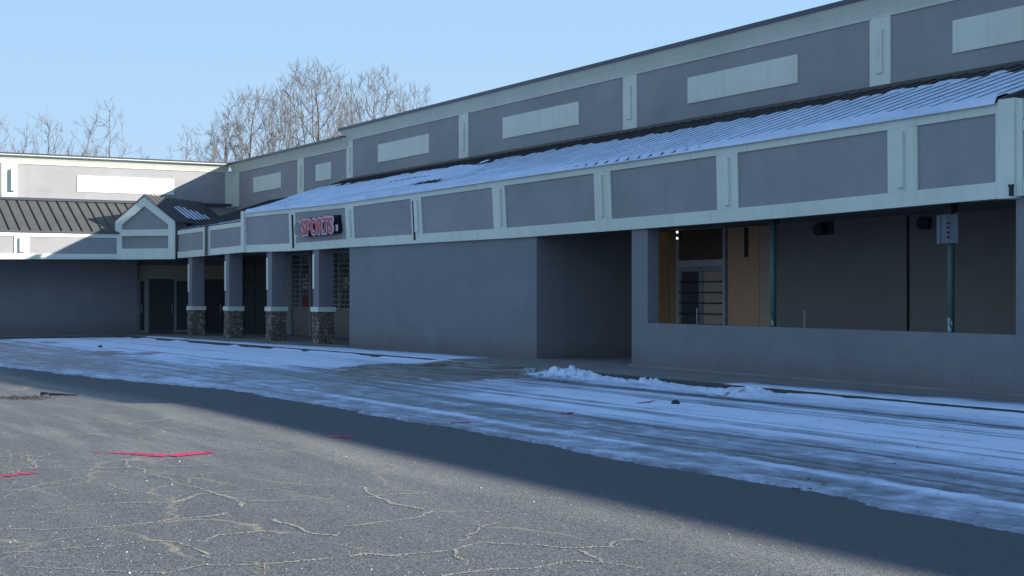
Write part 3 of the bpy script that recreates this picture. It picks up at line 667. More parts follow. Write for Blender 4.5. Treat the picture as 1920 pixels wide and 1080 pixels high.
mb = MB(); mb.tube((-mid - .02, DD - .14, .78), (-mid - .02, DD - .14, 1.17), .016, .016, 8); mb.tube((-mid - .02, DD - .14, 1.12), (-mid - .02, DD - .05, 1.12), .012, .012, 6); mb.tube((-mid - .02, DD - .14, .83), (-mid - .02, DD - .05, .83), .012, .012, 6); obj('handle', mb, M['alu'], door)

# storefronts behind the columns
mb = MB(); mb.sbox(62.2, SA + .002, DU, DU + .2, -.6, TOPW + .02); obj('storefront_wall', mb, M['dark_wall'], mall)
DG = DU - .02
def window(x0, x1, xm, y0, y1, rows, seed):
    a, b = s_at(x0, DG), s_at(x1, DG); z1 = z_at(y0, a, DG); z0 = z_at(y1, a, DG)
    w = obj('window', MB().sbox(a, b, DG - .01, DG + .015, z0, z1), M['glass'], mall)
    mb = MB(); mm = s_at(xm, DG)
    for p in (a, b + .06): mb.sbox(p, p - .06, DG - .07, DG - .012, z0, z1)
    mb.sbox(mm + .04, mm - .04, DG - .07, DG - .012, z0, z1); mb.sbox(a - .061, b + .061, DG - .068, DG - .012, z0, z0 + .05); mb.sbox(a + .25, b - .1, DG - .10, DG - .012, z1 + .002, z1 + .09)
    obj('frame', mb, M['frame'], w)
    mb = MB()
    for i in range(1, rows): z = z0 + (z1 - z0) * i / rows; mb.sbox(a - .07, b + .07, DG - .032, DG - .018, z - .012, z + .012)
    for c in (.18, .36, .62, .82): p = a + (b - a) * c; mb.sbox(p + .01, p - .01, DG - .030, DG - .016, z0 + .05, z0 + (z1 - z0) * .6)
    obj('grille', mb, M['bar'], w)
    return w, a, b, z0, z1
w1, a1, b1, z10, z11 = window(549, 583.5, 566, 479, 578, 11, 1)
w2, a2, b2, z20, z21 = window(612, 690, 638.5, 476, 580, 11, 2)
def text_mesh(name, body, size, mat, parent, loc, sx=1.0, extrude=.005, offset=0.0, rotz=0):
    cu = bpy.data.curves.new(name, 'FONT'); cu.body = body; cu.size = size; cu.extrude = extrude; cu.offset = offset; cu.resolution_u = 3
    tmp = bpy.data.objects.new(name + '_tmp', cu); C.objects.link(tmp); bpy.context.view_layer.update()
    me = bpy.data.meshes.new_from_object(tmp.evaluated_get(bpy.context.evaluated_depsgraph_get())); bpy.data.objects.remove(tmp)
    from mathutils import Matrix
    me.transform(Matrix.Translation(Vector(loc)) @ Matrix.Rotation(rotz, 4, 'Z') @ Matrix.Rotation(R(90), 4, 'X') @ Matrix.Diagonal((sx, 1, 1, 1)))
    me.name = name
    return link(name, me, mat, parent)
sa = s_at(568.8, DG); sb = s_at(582, DG)
text_mesh('lettering', 'COPY', .62, M['letter'], w1, (-sa, DG - .035, z_at(499, sa, DG)), (sa - sb) / 1.62, .003, .008)
sa = s_at(642, DG); text_mesh('lettering', 'DRIV', .62, M['letter'], w2, (-sa, DG - .035, z_at(496, sa, DG)), .5, .003, .008)
mb = MB(); mb.sbox(s_at(569, DG), s_at(582, DG), DG - .038, DG - .02, z10 + .06, z10 + .45); obj('red_card', mb, M['redcard'], w1)
mb = MB()
for x, y, w in ((572, 524, .16), (575, 531, .26), (574, 538, .3), (577, 519, .1)): s_ = s_at(x, DG); z = z_at(y, s_, DG); mb.sbox(s_ + w, s_ - w, DG - .036, DG - .02, z - .05, z + .05)
obj('faded_notice', mb, M['bar'], w1)
mb = MB()
for x, y, w in ((650, 523, .26), (651, 531, .30), (650, 536, .22)): s_ = s_at(x, DG); z = z_at(y, s_, DG); mb.sbox(s_ + w, s_ - w, DG - .036, DG - .02, z - .07, z + .07)
obj('faded_notice', mb, M['letter'], w2)
mb = MB()
for x0, x1 in ((640, 648), (648, 656)): sA_, sB_ = s_at(x0, DG), s_at(x1, DG); mb.tube((-sA_, DG - .045, z20 + .05), (-sB_, DG - .045, z20 + 1.35), .022, .022, 5)
obj('leaning_slats', mb, M['stake'], w2)
for a, b in ((s_at(540, DG), s_at(549, DG) + .02), (s_at(583.6, DG) - .01, s_at(585.6, DG))): obj('jamb_post', MB().sbox(a, b, DG - .09, DG, -.3, TOPW), M['frame'], mall)
def store_door(x0, x1, ytop, leafs, mat):
    a, b = s_at(x0, DG), s_at(x1, DG); z1 = z_at(ytop, a, DG); z0 = walk_z(a)
    w = obj('shop_door', MB().sbox(a, b, DG - .012, DG + .012, z0, z1), M['glass'], mall)
    mb = MB(); n = leafs
    for i in range(n + 1): p = a + (b - a) * i / n; mb.sbox(p + .045, p - .045, DG - .06, DG - .013, z0, z1)
    mb.sbox(a, b, DG - .055, DG - .013, z1 - .07, z1 + .02); mb.sbox(a, b, DG - .055, DG - .013, z0 + .02, z0 + .2); mb.sbox(a, b, DG - .058, DG - .013, z0 + 2.1, z0 + 2.18)
    obj('frame', mb, mat, w); mb = MB(); p = a + (b - a) / n * .8; mb.tube((-p, DG - .11, z0 + .9), (-p, DG - .11, z0 + 1.25), .015, .015, 6); obj('handle', mb, M['frame'], w)
store_door(440, 500, 482, 3, M['dframe']); store_door(528, 540, 482, 1, M['dframe'])
# stone-footed columns
def column(sc):
    w = .25; z0 = walk_z(sc); x = -sc; d = DF + .30
    zs, zc = z0 + 1.02, z0 + 1.17
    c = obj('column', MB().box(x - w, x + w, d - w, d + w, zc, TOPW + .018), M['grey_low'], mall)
    s_ = MB(); rr = random.Random(int(sc * 10))
    s_.hexa([(x - w - .02, d - w - .02, z0 - .15), (x + w + .02, d - w - .02, z0 - .15), (x + w + .02, d + w + .02, z0 - .15), (x - w - .02, d + w + .02, z0 - .15), (x - w - .01, d - w - .01, zs), (x + w + .01, d - w - .01, zs), (x + w + .01, d + w + .01, zs), (x - w - .01, d + w + .01, zs)])
    z = z0
    while z < zs - .1:      # projecting stones
        hgt = rr.uniform(.09, .16); hgt = min(hgt, zs - z)
        y = d - w - .02
        while y < d + w - .06:
            L = rr.uniform(.12, .24); e = min(y + L, d + w + .01); o = rr.uniform(.006, .035); s_.box(x + w, x + w + .02 + o, y + .006, e - .006, z + .006, z + hgt - .006); y = e
        y = x - w
        while y < x + w - .06:
            L = rr.uniform(.12, .24); e = min(y + L, x + w + .005); o = rr.uniform(.006, .03); s_.box(y + .006, e - .006, d - w - .02 - o, d - w, z + .006, z + hgt - .006); y = e
        z += hgt
    obj('stone_base', s_, M['fieldstone'], c)
    obj('collar', MB().box(x - w - .06, x + w + .06, d - w - .06, d + w + .06, zs, zc), M['white'], c)
    obj('trim_strip', MB().box(x - w + .03, x - w + .17, d - w - .03, d - w + .001, z0 + 1.75, z0 + 2.85), M['white'], c)
for x in (606, 518, 438, 368): column(s_at(x, DF + .3))
# steel posts behind the sill
def spost(px, chips):
    d = DF + .48; s = s_at(px, d); p = obj('steel_post', MB().tube((-s, d, -.05), (-s, d, TOPW + .018), .055, .055, 16), M['green'], mall, True)
    obj('cap_plate', MB().box(-s - .08, -s + .08, d - .08, d + .08, TOPW - .22, TOPW + .0), M['rust'], p)
    mb = MB(); rr = random.Random(px)
    for i in range(chips):
        an = -rr.uniform(.2, 1.5) - .35; z = ZS + rr.uniform(-.02, .16); r = .0555; w = rr.uniform(.15, .4); hh_ = rr.uniform(.03, .09)
        q = [(-s + r * math.cos(an + u * w), d + r * math.sin(an + u * w), z + v * hh_) for u, v in ((-1, 0), (1, -.3), (.5, 1), (-.6, 1.3))]
        mb.quad(*q)
    obj('bare_patch', mb, M['chip'], p, fix=False)
    return s, d
spost(1450, 5); sp_s, sp_d = spost(1783, 14)

# ------------------------------------------------------------------ side wing
WF = 59.3; WU = 62.2
wing = empty('side_wing', (-60, 4, 0), 'sunlit grey wing closing the lot on the left, with dark seamed canopy and small gable', 'building')
def zw(y, x, s): return z_at(y, s, d_at(x, s))
WB0, WB1 = zw(485.3, 0, WF), zw(485.9, 215, WF); WT = zw(435.5, 110, WF)
def wbox(mb, s0, s1, d0, d1, z0, z1): return mb.sbox(s0, s1, d0, d1, z0, z1)
slope = lambda d: WB0 + (WB1 - WB0) * (d - 10.2) / 4.6
def wband(name, f0, f1, off, th, mat, parent, da=-14, db=15.6, zfun=None):
    mb = MB(); rings = []
    for d in np.linspace(da, db, 6): rings.append([(-WF + off, d, f0(d)), (-WF + off, d, f1(d)), (-WF + off - th, d, f1(d)), (-WF + off - th, d, f0(d))])
    mb.sweep(rings); return obj(name, mb, mat, parent)
wb = lambda d: WB1 - .012 * max(0, 15 - d) * .9
wf = wband('fascia', lambda d: wb(d) + .02, lambda d: WT - .02, 0, .12, M['grey'], wing)
wband('bottom_band', wb, lambda d: wb(d) + .22, .035, .1, M['white'], wf); wband('top_band', lambda d: WT - .19, lambda d: WT, .035, .1, M['white'], wf)
for xa, xb in ((26, 55),):
    da, db = d_at(xa, WF), d_at(xb, WF)
    for k in range(4):
        o = -k * 7.2
        wband('pilaster', lambda d: wb(d) + .222, lambda d: WT - .192, .033, .03, M['white'], wf, da + o, db + o)
        wband('trim_bar', lambda d: wb(d) + .28, lambda d: WT - .25, .13, .10, M['white'], wf, da + o + .2, da + o + .42)
# wing roof
WUB = zw(374.5, 60, WU)
mb = MB(); mb.prism([(-WF + .10, -14, WT + .03), (-WU + .003, -14, WUB), (-WU + .003, -14, WUB - .06), (-WF + .10, -14, WT - .02)], (0, 14 + 17.2, 0)); wr_ = obj('canopy_roof', mb, M['roof'], wing)
mb = MB(); k = -13.9
while k < 17.1:
    mb.hexa([(-WF + .10, k - .012, WT + .03), (-WF + .10, k + .012, WT + .03), (-WU + .004, k + .012, WUB), (-WU + .004, k - .012, WUB), (-WF + .10, k - .012, WT + .085), (-WF + .10, k + .012, WT + .085), (-WU + .004, k + .012, WUB + .055), (-WU + .004, k - .012, WUB + .055)]); k += .406
obj('standing_seams', mb, M['seam'], wr_)
mb = MB(); mb.box(-WU + .002, -WU + .16, -14, 20.9, WUB - .03, WUB + .08); obj('wall_flashing', mb, M['coping'], wr_)
# wing upper wall
WCB, WCT = zw(307, 31.6, WU), z_at(287, WU - .28, d_at(0, WU - .28))
mb = MB(); mb.sbox(WU, WU + .3, -14, DU + .3, WUB - 1.2, WCB + .05); wu = obj('upper_wall', mb, M['grey'], wing)
prof = [(0, WCB), (.035, WCB), (.05, WCB + .05), (.13, WCB + (WCT - WCB) * .45), (.27, WCT - .04), (.27, WCT), (-.30, WCT), (-.30, WCB + .06), (0, WCB + .06)]
mb = MB(); mb.sweep([[(-WU + o, -14, z) for o, z in prof], [(-WU + o, DU - .27, z) for o, z in prof]]); obj('cornice', mb, M['white'], wu)
mb = MB(); mb.box(-WU - .3, -WU + .31, -14, DU - .28, WCT + .003, WCT + .05); mb.box(-WU + .272, -WU + .30, -14, DU - .30, WCT - .095, WCT - .06); obj('roof_edge', mb, M['coping'], wu)
def wpan(name, x0, x1, z0, z1, off, d0=None, d1=None):
    d0 = d_at(x0, WU) if d0 is None else d0; d1 = d_at(x1, WU) if d1 is None else d1
    obj(name, MB().box(-WU - .01, -WU + off, d0, d1, z0, z1), M['white'], wu)
for o in (0, -10.6):
    a, b = d_at(2.6, WU) + o, d_at(32.4, WU) + o
    wpan('pilaster', 0, 0, WUB + .08, WCB - .002, .035, a, b); wpan('trim_bar', 0, 0, WUB + .35, WCB - .22, .20, a + .36, a + .56)
    wpan('blank_sign_panel', 0, 0, zw(359.4, 144.6, WU), zw(328.7, 144.6, WU), .03, d_at(144.6, WU) + o, d_at(326, WU) + o)
wpan('pilaster', 422, 436.5, WUB - .1, WCB - .002, .035)
mb = MB(); mb.box(-WU - 22, -WU - .31, -14, 44, WCB - .5, WCB - .25); obj('flat_roof', mb, M['flat'], wing)
mb = MB(); mb.box(-WU - 22, -WU, -14.3, -14.01, -.6, WCB); mb.box(-WU - 22.3, -WU - 22.01, -14, 44, -.6, WCB); obj('rear_wall', mb, M['grey_low'], wing)
# wing lower wall, enclosed
DE = d_at(258, WU - .6)
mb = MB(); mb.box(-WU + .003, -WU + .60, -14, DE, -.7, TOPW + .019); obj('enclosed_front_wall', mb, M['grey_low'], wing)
mb = MB(); mb.box(-WU + .004, -WF - .13, -14, DF + .1, TOPW + .022, TOPW + .07); obj('soffit', mb, M['dark_wall'], wing)
mb = MB(); mb.box(-WU - .2, -WU, DE - .5, DU, -.7, TOPW + .02); obj('storefront_wall', mb, M['dark_wall'], wing)
WG = WU - .02
def wd(x): return d_at(x, WG)
zh0, zh1 = z_at(523, WG, wd(310)), z_at(497, WG, wd(310))
obj('header_board', MB().box(-WG - .01, -WG + .03, wd(259), DU - .01, zh0, zh1), M['headboard'], wing)
def wdoor(x0, x1, fr, handle, mat):
    z0 = walk_z(WU); a, b = wd(x0), wd(x1)
    w = obj('shop_door', MB().box(-WG - .01, -WG + .012, a, b, z0, zh0 - .002), M['glass'], wing)
    mb = MB()
    for x in fr: c = wd(x); mb.box(-WG + .013, -WG + .07, c - .05, c + .05, z0, zh0 - .003)
    mb.box(-WG + .013, -WG + .06, a, b, zh0 - .08, zh0 - .004); mb.box(-WG + .013, -WG + .06, a, b, z0 + .01, z0 + .12); obj('frame', mb, mat, w)
    c = wd(handle); obj('handle', MB().tube((-WG + .11, c, z0 + .85), (-WG + .11, c, z0 + 1.25), .02, .02, 6), M['alu'], w)
wdoor(259, 279, (259.7, 272.5, 276.5), 264, M['frame']); wdoor(279.2, 325, (280,), 322, M['dframe']); wdoor(325.2, 352, (328,), 350, M['frame']); wdoor(384, 436, (384, 415, 420), 412, M['dframe'])
# corner gable: faces diagonally out of the corner
gdB = d_at(330, 57.55); GB = Vector((-57.55, gdB, 0)); GT = Vector((.697, .719, 0)).normalized(); GN = Vector((.719, -.697, 0)).normalized()
def g_len(px):      # distance from the right end, along the gable front, of a photo column
    lo, hi = 0.0, 4.0
    for _ in range(40):
        m_ = (lo + hi) / 2; q_ = GB - GT * m_; x_ = CX + F * (q_.x * VX + q_.y * UX) / (-q_.x * UX + q_.y * VX)
        if x_ > px: lo = m_
        else: hi = m_
    return lo
GL = g_len(218); GM = g_len(272.5)
def gp3(u, z, off=0): q_ = GB - GT * u + GN * off; return Vector((q_.x, q_.y, z))
def gzz(y, u): q_ = GB - GT * u; return z_at(y, -q_.x, q_.y)
gzb = gzz(486.3, GL / 2); ge = (gzz(416, GL) + gzz(415.5, 0)) / 2; gpk = gzz(368.2, GM)
def gprism(pts, off, th): return MB().prism([gp3(u, z, off) for u, z in pts], GN * -th)
gb = obj('gable', gprism([(GL - .05, gzb + .03), (.05, gzb + .03), (.05, ge - .06), (GM, gpk - .08), (GL - .05, ge - .06)], -.02, .9), M['grey'], wing)
fr = MB(); tw = .30
def gp_(pts): fr.prism([gp3(u, z, .10) for u, z in pts], GN * -.14)
zb1 = gzz(466, GM); zc0, zc1 = gzz(442.5, GM), gzz(430.5, GM); v = .40
gp_([(GL, gzb), (0, gzb), (0, zb1), (GL, zb1)])
gp_([(GL, zb1), (GL - tw, zb1), (GL - tw, ge - .13), (GL, ge)]); gp_([(tw, zb1), (0, zb1), (0, ge), (tw, ge - .13)])
gp_([(GL - tw, zc0), (tw, zc0), (tw, zc1), (GL - tw, zc1)])
gp_([(GL, ge), (GL - tw, ge - .13), (GM, gpk - v), (GM, gpk)]); gp_([(GM, gpk), (GM, gpk - v), (tw, ge - .13), (0, ge)])
obj('gable_frame', fr, M['white'], gb)
obj('gable_side', MB().prism([gp3(-.006, gzb, .04), gp3(-.006, gzb, -.95), gp3(-.006, ge - .03, -.95), gp3(-.006, ge - .03, .04)], GT * -.05), M['dframe'], gb)
mb = MB(); sm2 = MB(); LB = 5.0; slp0 = (gpk - ge) / GM; slp1 = (gpk - ge) / (GL - GM)
for u0, sl_ in ((-.07, slp0), (GL + .07, slp1)):
    ze = ge - .07 * sl_
    c = [gp3(u0, ze + .01, .14), gp3(GM, gpk + .012, .14), gp3(GM, gpk + .012, -LB), gp3(u0, ze + .01, -LB)]
    mb.hexa([*c, *[q_ + Vector((0, 0, .05)) for q_ in c]])
    k = .0
    while k < LB - .1:
        c = [gp3(u0, ze + .055, -k), gp3(u0, ze + .055, -k - .024), gp3(GM, gpk + .055, -k - .024), gp3(GM, gpk + .055, -k)]; sm2.hexa([*c, *[q_ + Vector((0, 0, .045)) for q_ in c]]); k += .406
gr_ = obj('gable_roof', mb, M['roof'], gb); obj('seams', sm2, M['seam'], gb)
mb = MB()      # melting snow on the right hand slope
for k, t0, t1 in ((1.25, .40, .88), (1.66, .34, .92), (2.06, .38, .90), (2.47, .46, .86), (2.87, .5, .84), (3.28, .62, .82)):
    def q3(t_, kk, dz): return gp3(GM * (1 - t_) - .07 * t_, gpk + (ge - gpk) * t_ + .062 + dz, -kk)
    mb.hexa([q3(t0, k, 0), q3(t0, k + .22, 0), q3(t1, k + .22, 0), q3(t1, k, 0), q3(t0 + .03, k + .03, .02), q3(t0 + .03, k + .19, .02), q3(t1 - .02, k + .19, .025), q3(t1 - .02, k + .03, .025)])
props(obj('snow', mb, M['snow_plain']), 'narrow strips of snow melting on the gable roof', kind='stuff')

# ------------------------------------------------------------------ things on and around the building
def fd(s, z): return DF - ln(s) * (z - zb(s))
# shop sign
sA, sB = s_at(566, DF - .25), s_at(625.5, DF - .25); sm_ = (sA + sB) / 2
z0 = z_at(443, s_at(580, DF - .25), DF - .25); 
sgn = empty('shop_sign', (-sm_, DF - .05, z0), 'raised red letters reading SPORTS with a round emblem, mounted on the fascia', 'sign')
lh = z_at(410, sB + .4, DF - .25) - z_at(440, sB + .4, DF - .25)
zl = z_at(443, sA, DF - .25) + .03
obj('backing_box', MB().box(-sA - .08, -sB + .10, DF - .16, DF - .045, zl - .03, zl + lh + .04), M['black'], sgn)
wid = sA - sB
tx = 3.55 * lh / .72      # approximate natural width of the word at this cap height
W1 = text_mesh('letter_edges', 'SPORTS', lh / .72, M['outline'], sgn, (-sA, DF - .235, zl), 1, .035, .045)
vx = [v_.co.x for v_ in W1.data.vertices]; wx = max(vx) - min(vx)
def fit(o, a, b):
    me = o.data; xs = [v_.co.x for v_ in me.vertices]; lo, hi = min(xs), max(xs); ox = -sgn.location.x
    for v_ in me.vertices: v_.co.x = (a + (v_.co.x - lo) / (hi - lo) * (b - a)) + ox
fit(W1, -sA, -sB)
W2 = text_mesh('letter_faces', 'SPORTS', lh / .72, M['red'], sgn, (-sA, DF - .285, zl), 1, .012, .004); fit(W2, -sA + .055, -sB - .055)
W3 = text_mesh('letter_returns', 'SPORTS', lh / .72, M['black'], sgn, (-sA, DF - .18, zl), 1, .05, .05); fit(W3, -sA - .01, -sB + .01)
sE = s_at(557.5, DF - .25); zE = (z_at(444, sE, DF - .25) + z_at(414, sE, DF - .25)) / 2; rE = (z_at(414, sE, DF - .25) - z_at(444, sE, DF - .25)) / 2
obj('emblem_rim', MB().tube((-sE, DF - .05, zE), (-sE, DF - .24, zE), rE, rE, 32), M['outline'], sgn, False)
obj('emblem', MB().tube((-sE, DF - .245, zE), (-sE, DF - .26, zE), rE * .9, rE * .9, 32), M['emblem'], sgn)
sF = s_at(634, DF - .1); zF = z_at(427, sF, DF - .2); obj('end_block', MB().box(-sF - .15, -sF + .17, DF - .16, DF - .05, zF - .13, zF + .12), M['black'], sgn)
obj('end_block_face', MB().box(-sF - .12, -sF + .14, DF - .18, DF - .162, zF - .10, zF + .09), M['outline'], sgn)
# notice on the steel post
nz0, nz1 = z_at(456, sp_s, sp_d - .1), z_at(402, sp_s, sp_d - .1)
no = empty('notice_sign', (-sp_s, sp_d - .07, nz0), 'pale faded notice sheet fixed high on the green post behind the sill', 'sign')
ca = -.45
def nb(u0, u1, z0, z1, f0, f1, name, mat):
    ux, uy = math.cos(ca) * 1.0, math.sin(ca)
    nx, ny = math.sin(-ca) * -1, -math.cos(ca)
    def p(u, f, z): return (-sp_s + ux * u - .0 * f + (-uy) * 0 + nx * f * -1, sp_d - .075 - uy * -1 * u * -1 + ny * f, z)
    return obj(name, MB().hexa([p(u0, f0, z0), p(u1, f0, z0), p(u1, f1, z0), p(u0, f1, z0), p(u0, f0, z1), p(u1, f0, z1), p(u1, f1, z1), p(u0, f1, z1)]), mat, no)
nb(-.10, .17, nz0, nz1, 0, .012, 'sheet', M['paper'])
nb(-.17, -.11, nz0 - .01, nz1 - .01, -.03, .02, 'folded_edge', M['paper'])
pr = random.Random(4); H_ = nz1 - nz0
for row, (f, a, b, mt) in enumerate(((.88, -.02, .09, 'redink'), (.70, -.06, .13, 'ink'), (.54, -.02, .09, 'ink'), (.37, -.06, .13, 'ink'), (.20, -.06, .12, 'ink'))):
    mb_u = a
    mm_ = MB()
    ux, uy = math.cos(ca), math.sin(ca)
    while mb_u < b:
        w = pr.uniform(.012, .03); z = nz0 + H_ * f
        q = [(-sp_s + ux * u, sp_d - .089 + uy * u * 1, zz_) for u, zz_ in ((mb_u, z - .014), (mb_u + w, z - .014), (mb_u + w, z + .014), (mb_u, z + .014))]
        mm_.prism(q, (-.001, -.004, 0)); mb_u += w + .009
    obj('print_line', mm_, M[mt], no)
# plywood sheets and fixtures under the canopy
def sheet(x0, x1, y0, mat, off, label, zlow=.02, name='plywood_sheet'):
    d = DU - off; a, b = s_at(x0, d), s_at(x1, d)
    o = obj(name, MB().sbox(a, b, d, d + .012, zlow, min(TOPW - .01, z_at(y0, a, d))), mat); recenter(o)
    return props(o, label, 'board', 'plywood sheets over the empty storefront')
dk0, dk1 = d_at(1219, SB - .03), DU - .05; o = obj('plywood_sheet', MB().box(-SB + .012, -SB + .03, dk0, dk1, .02, TOPW - .02), M['ply_knot']); recenter(o)
props(o, 'knotty orange plywood sheet next to the pier, left of the boarded door', 'board', 'plywood sheets over the empty storefront')
sheet(1251.5, 1271, 420, M['ply_dark'], .04, 'narrow plywood strip toned dark as shading, touching the left side of the door frame')  # shading beside the door frame, put in as a dark-toned strip
sheet(1365, 1423.5, 424, M['ply'], .06, 'wide tan plywood sheet right of the door with a dark slot near its top')
sheet(1424.2, 1447, 424, M['ply_grey'], .05, 'narrow greyish plywood sheet beside the left green post')
d = DU - .075; a = s_at(1395, d); b = s_at(1402.5, d); o = obj('slot_strip', MB().sbox(a, b, d, d + .013, z_at(482, a, d), z_at(427, a, d)), M['rust']); recenter(o); props(o, 'dark metal strip fixed near the top of the wide tan plywood', 'metal strip')
def fixture(px, py, box, label):
    d = DU - .152; s = s_at(px, d); z = z_at(py, s, d)
    o = empty('wall_lamp', (-s, d, z), label, 'lamp', 'round black lamps on the dark back wall')
    obj('lamp_head', MB().tube((-s + .0, d - .02, z), (-s + .05, d - .16, z - .01), .11, .13, 20), M['darkvent'], o)
    obj('mount_plate', MB().box(-s - .05, -s + (.36 if box else .12), d - .03, d, z - .12, z + (.16 if box else .1)), M['rust'], o)
fixture(1541, 430, True, 'round black lamp with square plate on the dark wall, nearer the door')
fixture(1737, 418, False, 'round black lamp on the dark wall, close to the pale notice')
d = DU - .13; s = s_at(1271, d); z = z_at(441, s, d)
o = empty('emergency_light', (-s, d, z - .1), 'small fixture with two bright bulbs above the top left corner of the door', 'light')
obj('housing', MB().box(-s - .05, -s + .03, d, d + .06, z - .12, z + .12), M['dframe'], o)
for k_ in (1, -1): obj('bulb', MB().tube((-s - .01, d - .002, z + .047 * k_ * 1.6), (-s - .01, d - .03, z + .047 * k_ * 1.6), .026, .022, 10), M['lamp'], o)
d = DF + .9; s = s_at(1507, d); o = obj('stake', MB().hexa([(-s - .02, d, 0.0), (-s + .02, d, 0.0), (-s + .02, d + .03, 0.0), (-s - .02, d + .03, 0.0), (-s - .005, d, z_at(582, s, d)), (-s + .03, d, z_at(582, s, d)), (-s + .03, d + .03, z_at(582, s, d)), (-s - .005, d + .03, z_at(582, s, d))]), M['stake']); recenter(o); props(o, 'thin pale wooden stake standing behind the sill wall', 'stake')

# ------------------------------------------------------------------ small things on the ground
def surf(s, d):
    i = min(len(sv) - 1, int(np.searchsorted(sv, s))); row = Dm[i]
    if d < row[0] or d > row[-1]: return lot_z(s, d) + .004
    j = int(np.clip(np.searchsorted(row, d), 1, nj - 2)); ii = min(i + 1, len(sv) - 1)
    return float(max(Zm[max(0, i - 1):ii + 1, j - 1:j + 2].max(), lot_z(s, d) + .004))
def spray(pts, w, label, gap=.0):
    P = [ground_at(*p) for p in pts]; mb = MB(); rr = random.Random(int(pts[0][0]))
    n = 0
    for i, ((a, b), (c, d)) in enumerate(zip(P[:-1], P[1:])):
        L = math.hypot(c - a, d - b); k = max(2, int(L / .03)); nx, ny = -(d - b) / L, (c - a) / L
        tot = len(P) - 1
        for q in range(k):
            t0, t1 = q / k, (q + 1) / k; g = (i + t0) / tot; env = min(.93, g * 1.9 + .05) if gap else .88
            if rr.random() > env: continue
            ww = w * (.75 + .4 * rr.random()) * (.45 + .55 * env); x0, y0, x1, y1 = a + (c - a) * t0, b + (d - b) * t0, a + (c - a) * t1, b + (d - b) * t1
            z = surf(x0, y0) + .004; mb.quad((-(x0 + nx * ww), y0 + ny * ww, z), (-(x1 + nx * ww), y1 + ny * ww, z), (-(x1 - nx * ww), y1 - ny * ww, z), (-(x0 - nx * ww), y0 - ny * ww, z))
        for q in range(int(L * 60)):
            t0 = rr.random(); o_ = rr.gauss(0, w * 1.3); x0 = a + (c - a) * t0 + nx * o_; y0 = b + (d - b) * t0 + ny * o_; e = rr.uniform(.004, .012)
            if gap and rr.random() > (i + t0) / tot + .2: continue
            z = surf(x0, y0) + .004; mb.quad((-x0 - e, y0 - e, z), (-x0 + e, y0 - e, z), (-x0 + e, y0 + e, z), (-x0 - e, y0 + e, z))
    o = obj('paint_mark', mb, M['spray'], None, fix=False); return props(o, label, kind='structure')
spray([(175, 848), (245, 851), (320, 856), (352, 852), (399, 849)], .11, 'long red sprayed tick on the sunlit asphalt', 1)
spray([(-20, 897), (20, 892), (72, 886)], .07, 'short red sprayed line at the left edge by dry grass')
spray([(846, 797.5), (866, 798), (880, 796)], .07, 'red sprayed dash on the ice nearest the dark asphalt')
spray([(1043, 778), (1060, 779.5), (1072, 777)], .055, 'red sprayed dash in the middle of the snow')
spray([(1196, 760), (1210, 759), (1228, 756)], .045, 'red sprayed squiggle on snow left of the rock')
spray([(1340, 744), (1358, 746), (1368, 744), (1400, 742)], .025, 'red sprayed squiggle near the ploughed heap')
spray([(620, 819), (665, 821)], .06, 'faint red sprayed dash on shaded asphalt')
def rock(px, py, r, label, name='rock', cat='rock'):
    import bmesh
    s, d = ground_at(px, py); bm = bmesh.new(); bmesh.ops.create_icosphere(bm, subdivisions=3, radius=1)
    for v_ in bm.verts:
        k = .78 + .5 * float(fbm(np.array(v_.co.x * 2 + 5), np.array(v_.co.y * 2 + v_.co.z * 1.7), 5)); v_.co = Vector((v_.co.x * k * r, v_.co.y * k * r * .8, max(-.3, v_.co.z) * k * r * .75))
    me = bpy.data.meshes.new(name); bm.to_mesh(me); bm.free(); o = link(name, me, M['stone'], None, True); o.location = (-s, d, surf(s, d) + r * .12); return props(o, label, cat)
rock(1267, 762, .07, 'dark fist sized rock lying alone on the snow')
rock(188, 653, .08, 'dark lump of debris on the far left snow', 'debris_clump', 'debris')
# fallen branch and leaf litter
s, d = ground_at(112, 745); s2, d2 = ground_at(78, 742.5); s3, d3 = ground_at(146, 744.5)
mb = MB(); P = [(s2, d2), (s2 + (s3 - s2) * .3, d2 + (d3 - d2) * .3 - .05), (s2 + (s3 - s2) * .65, d2 + (d3 - d2) * .65 - .02), (s3, d3)]
for i in range(3): mb.tube((-P[i][0], P[i][1], lot_z(s) + .03), (-P[i + 1][0], P[i + 1][1], lot_z(s) + .035), .032 - i * .008, .027 - i * .009, 6)
mb.tube((-P[1][0], P[1][1], lot_z(s) + .03), (-P[1][0] + .25, P[1][1] - .18, lot_z(s) + .03), .015, .006, 5)
o = obj('fallen_branch', mb, M['rust']); recenter(o); props(o, 'dark fallen branch lying on sunlit asphalt at the left', 'branch')
mb = MB(); rr = random.Random(12)
def flake(s, d, r, z):
    an = rr.random() * 6.28; q = [(-s + r * math.cos(an + k) * (1 if k_ % 2 else .5), d + r * math.sin(an + k) * (1 if k_ % 2 else .5), z + rr.uniform(0, r * .5)) for k_, k in enumerate((0, 1.6, 3.1, 4.7))]
    mb.quad(*q)
for i in range(160):
    s, d = ground_at(rr.gauss(45, 28), rr.gauss(747, 2.0)); flake(s, d, rr.uniform(.02, .05), lot_z(s) + .006)
for i in range(140):
    x = rr.uniform(0, 1900); y = 640 + (x + 575) * rr.uniform(.045, .17) * .9; s, d = ground_at(x, max(645, y))
    if 8 < d < 14.8: flake(s, d, rr.uniform(.012, .035), surf(s, d) + .006)
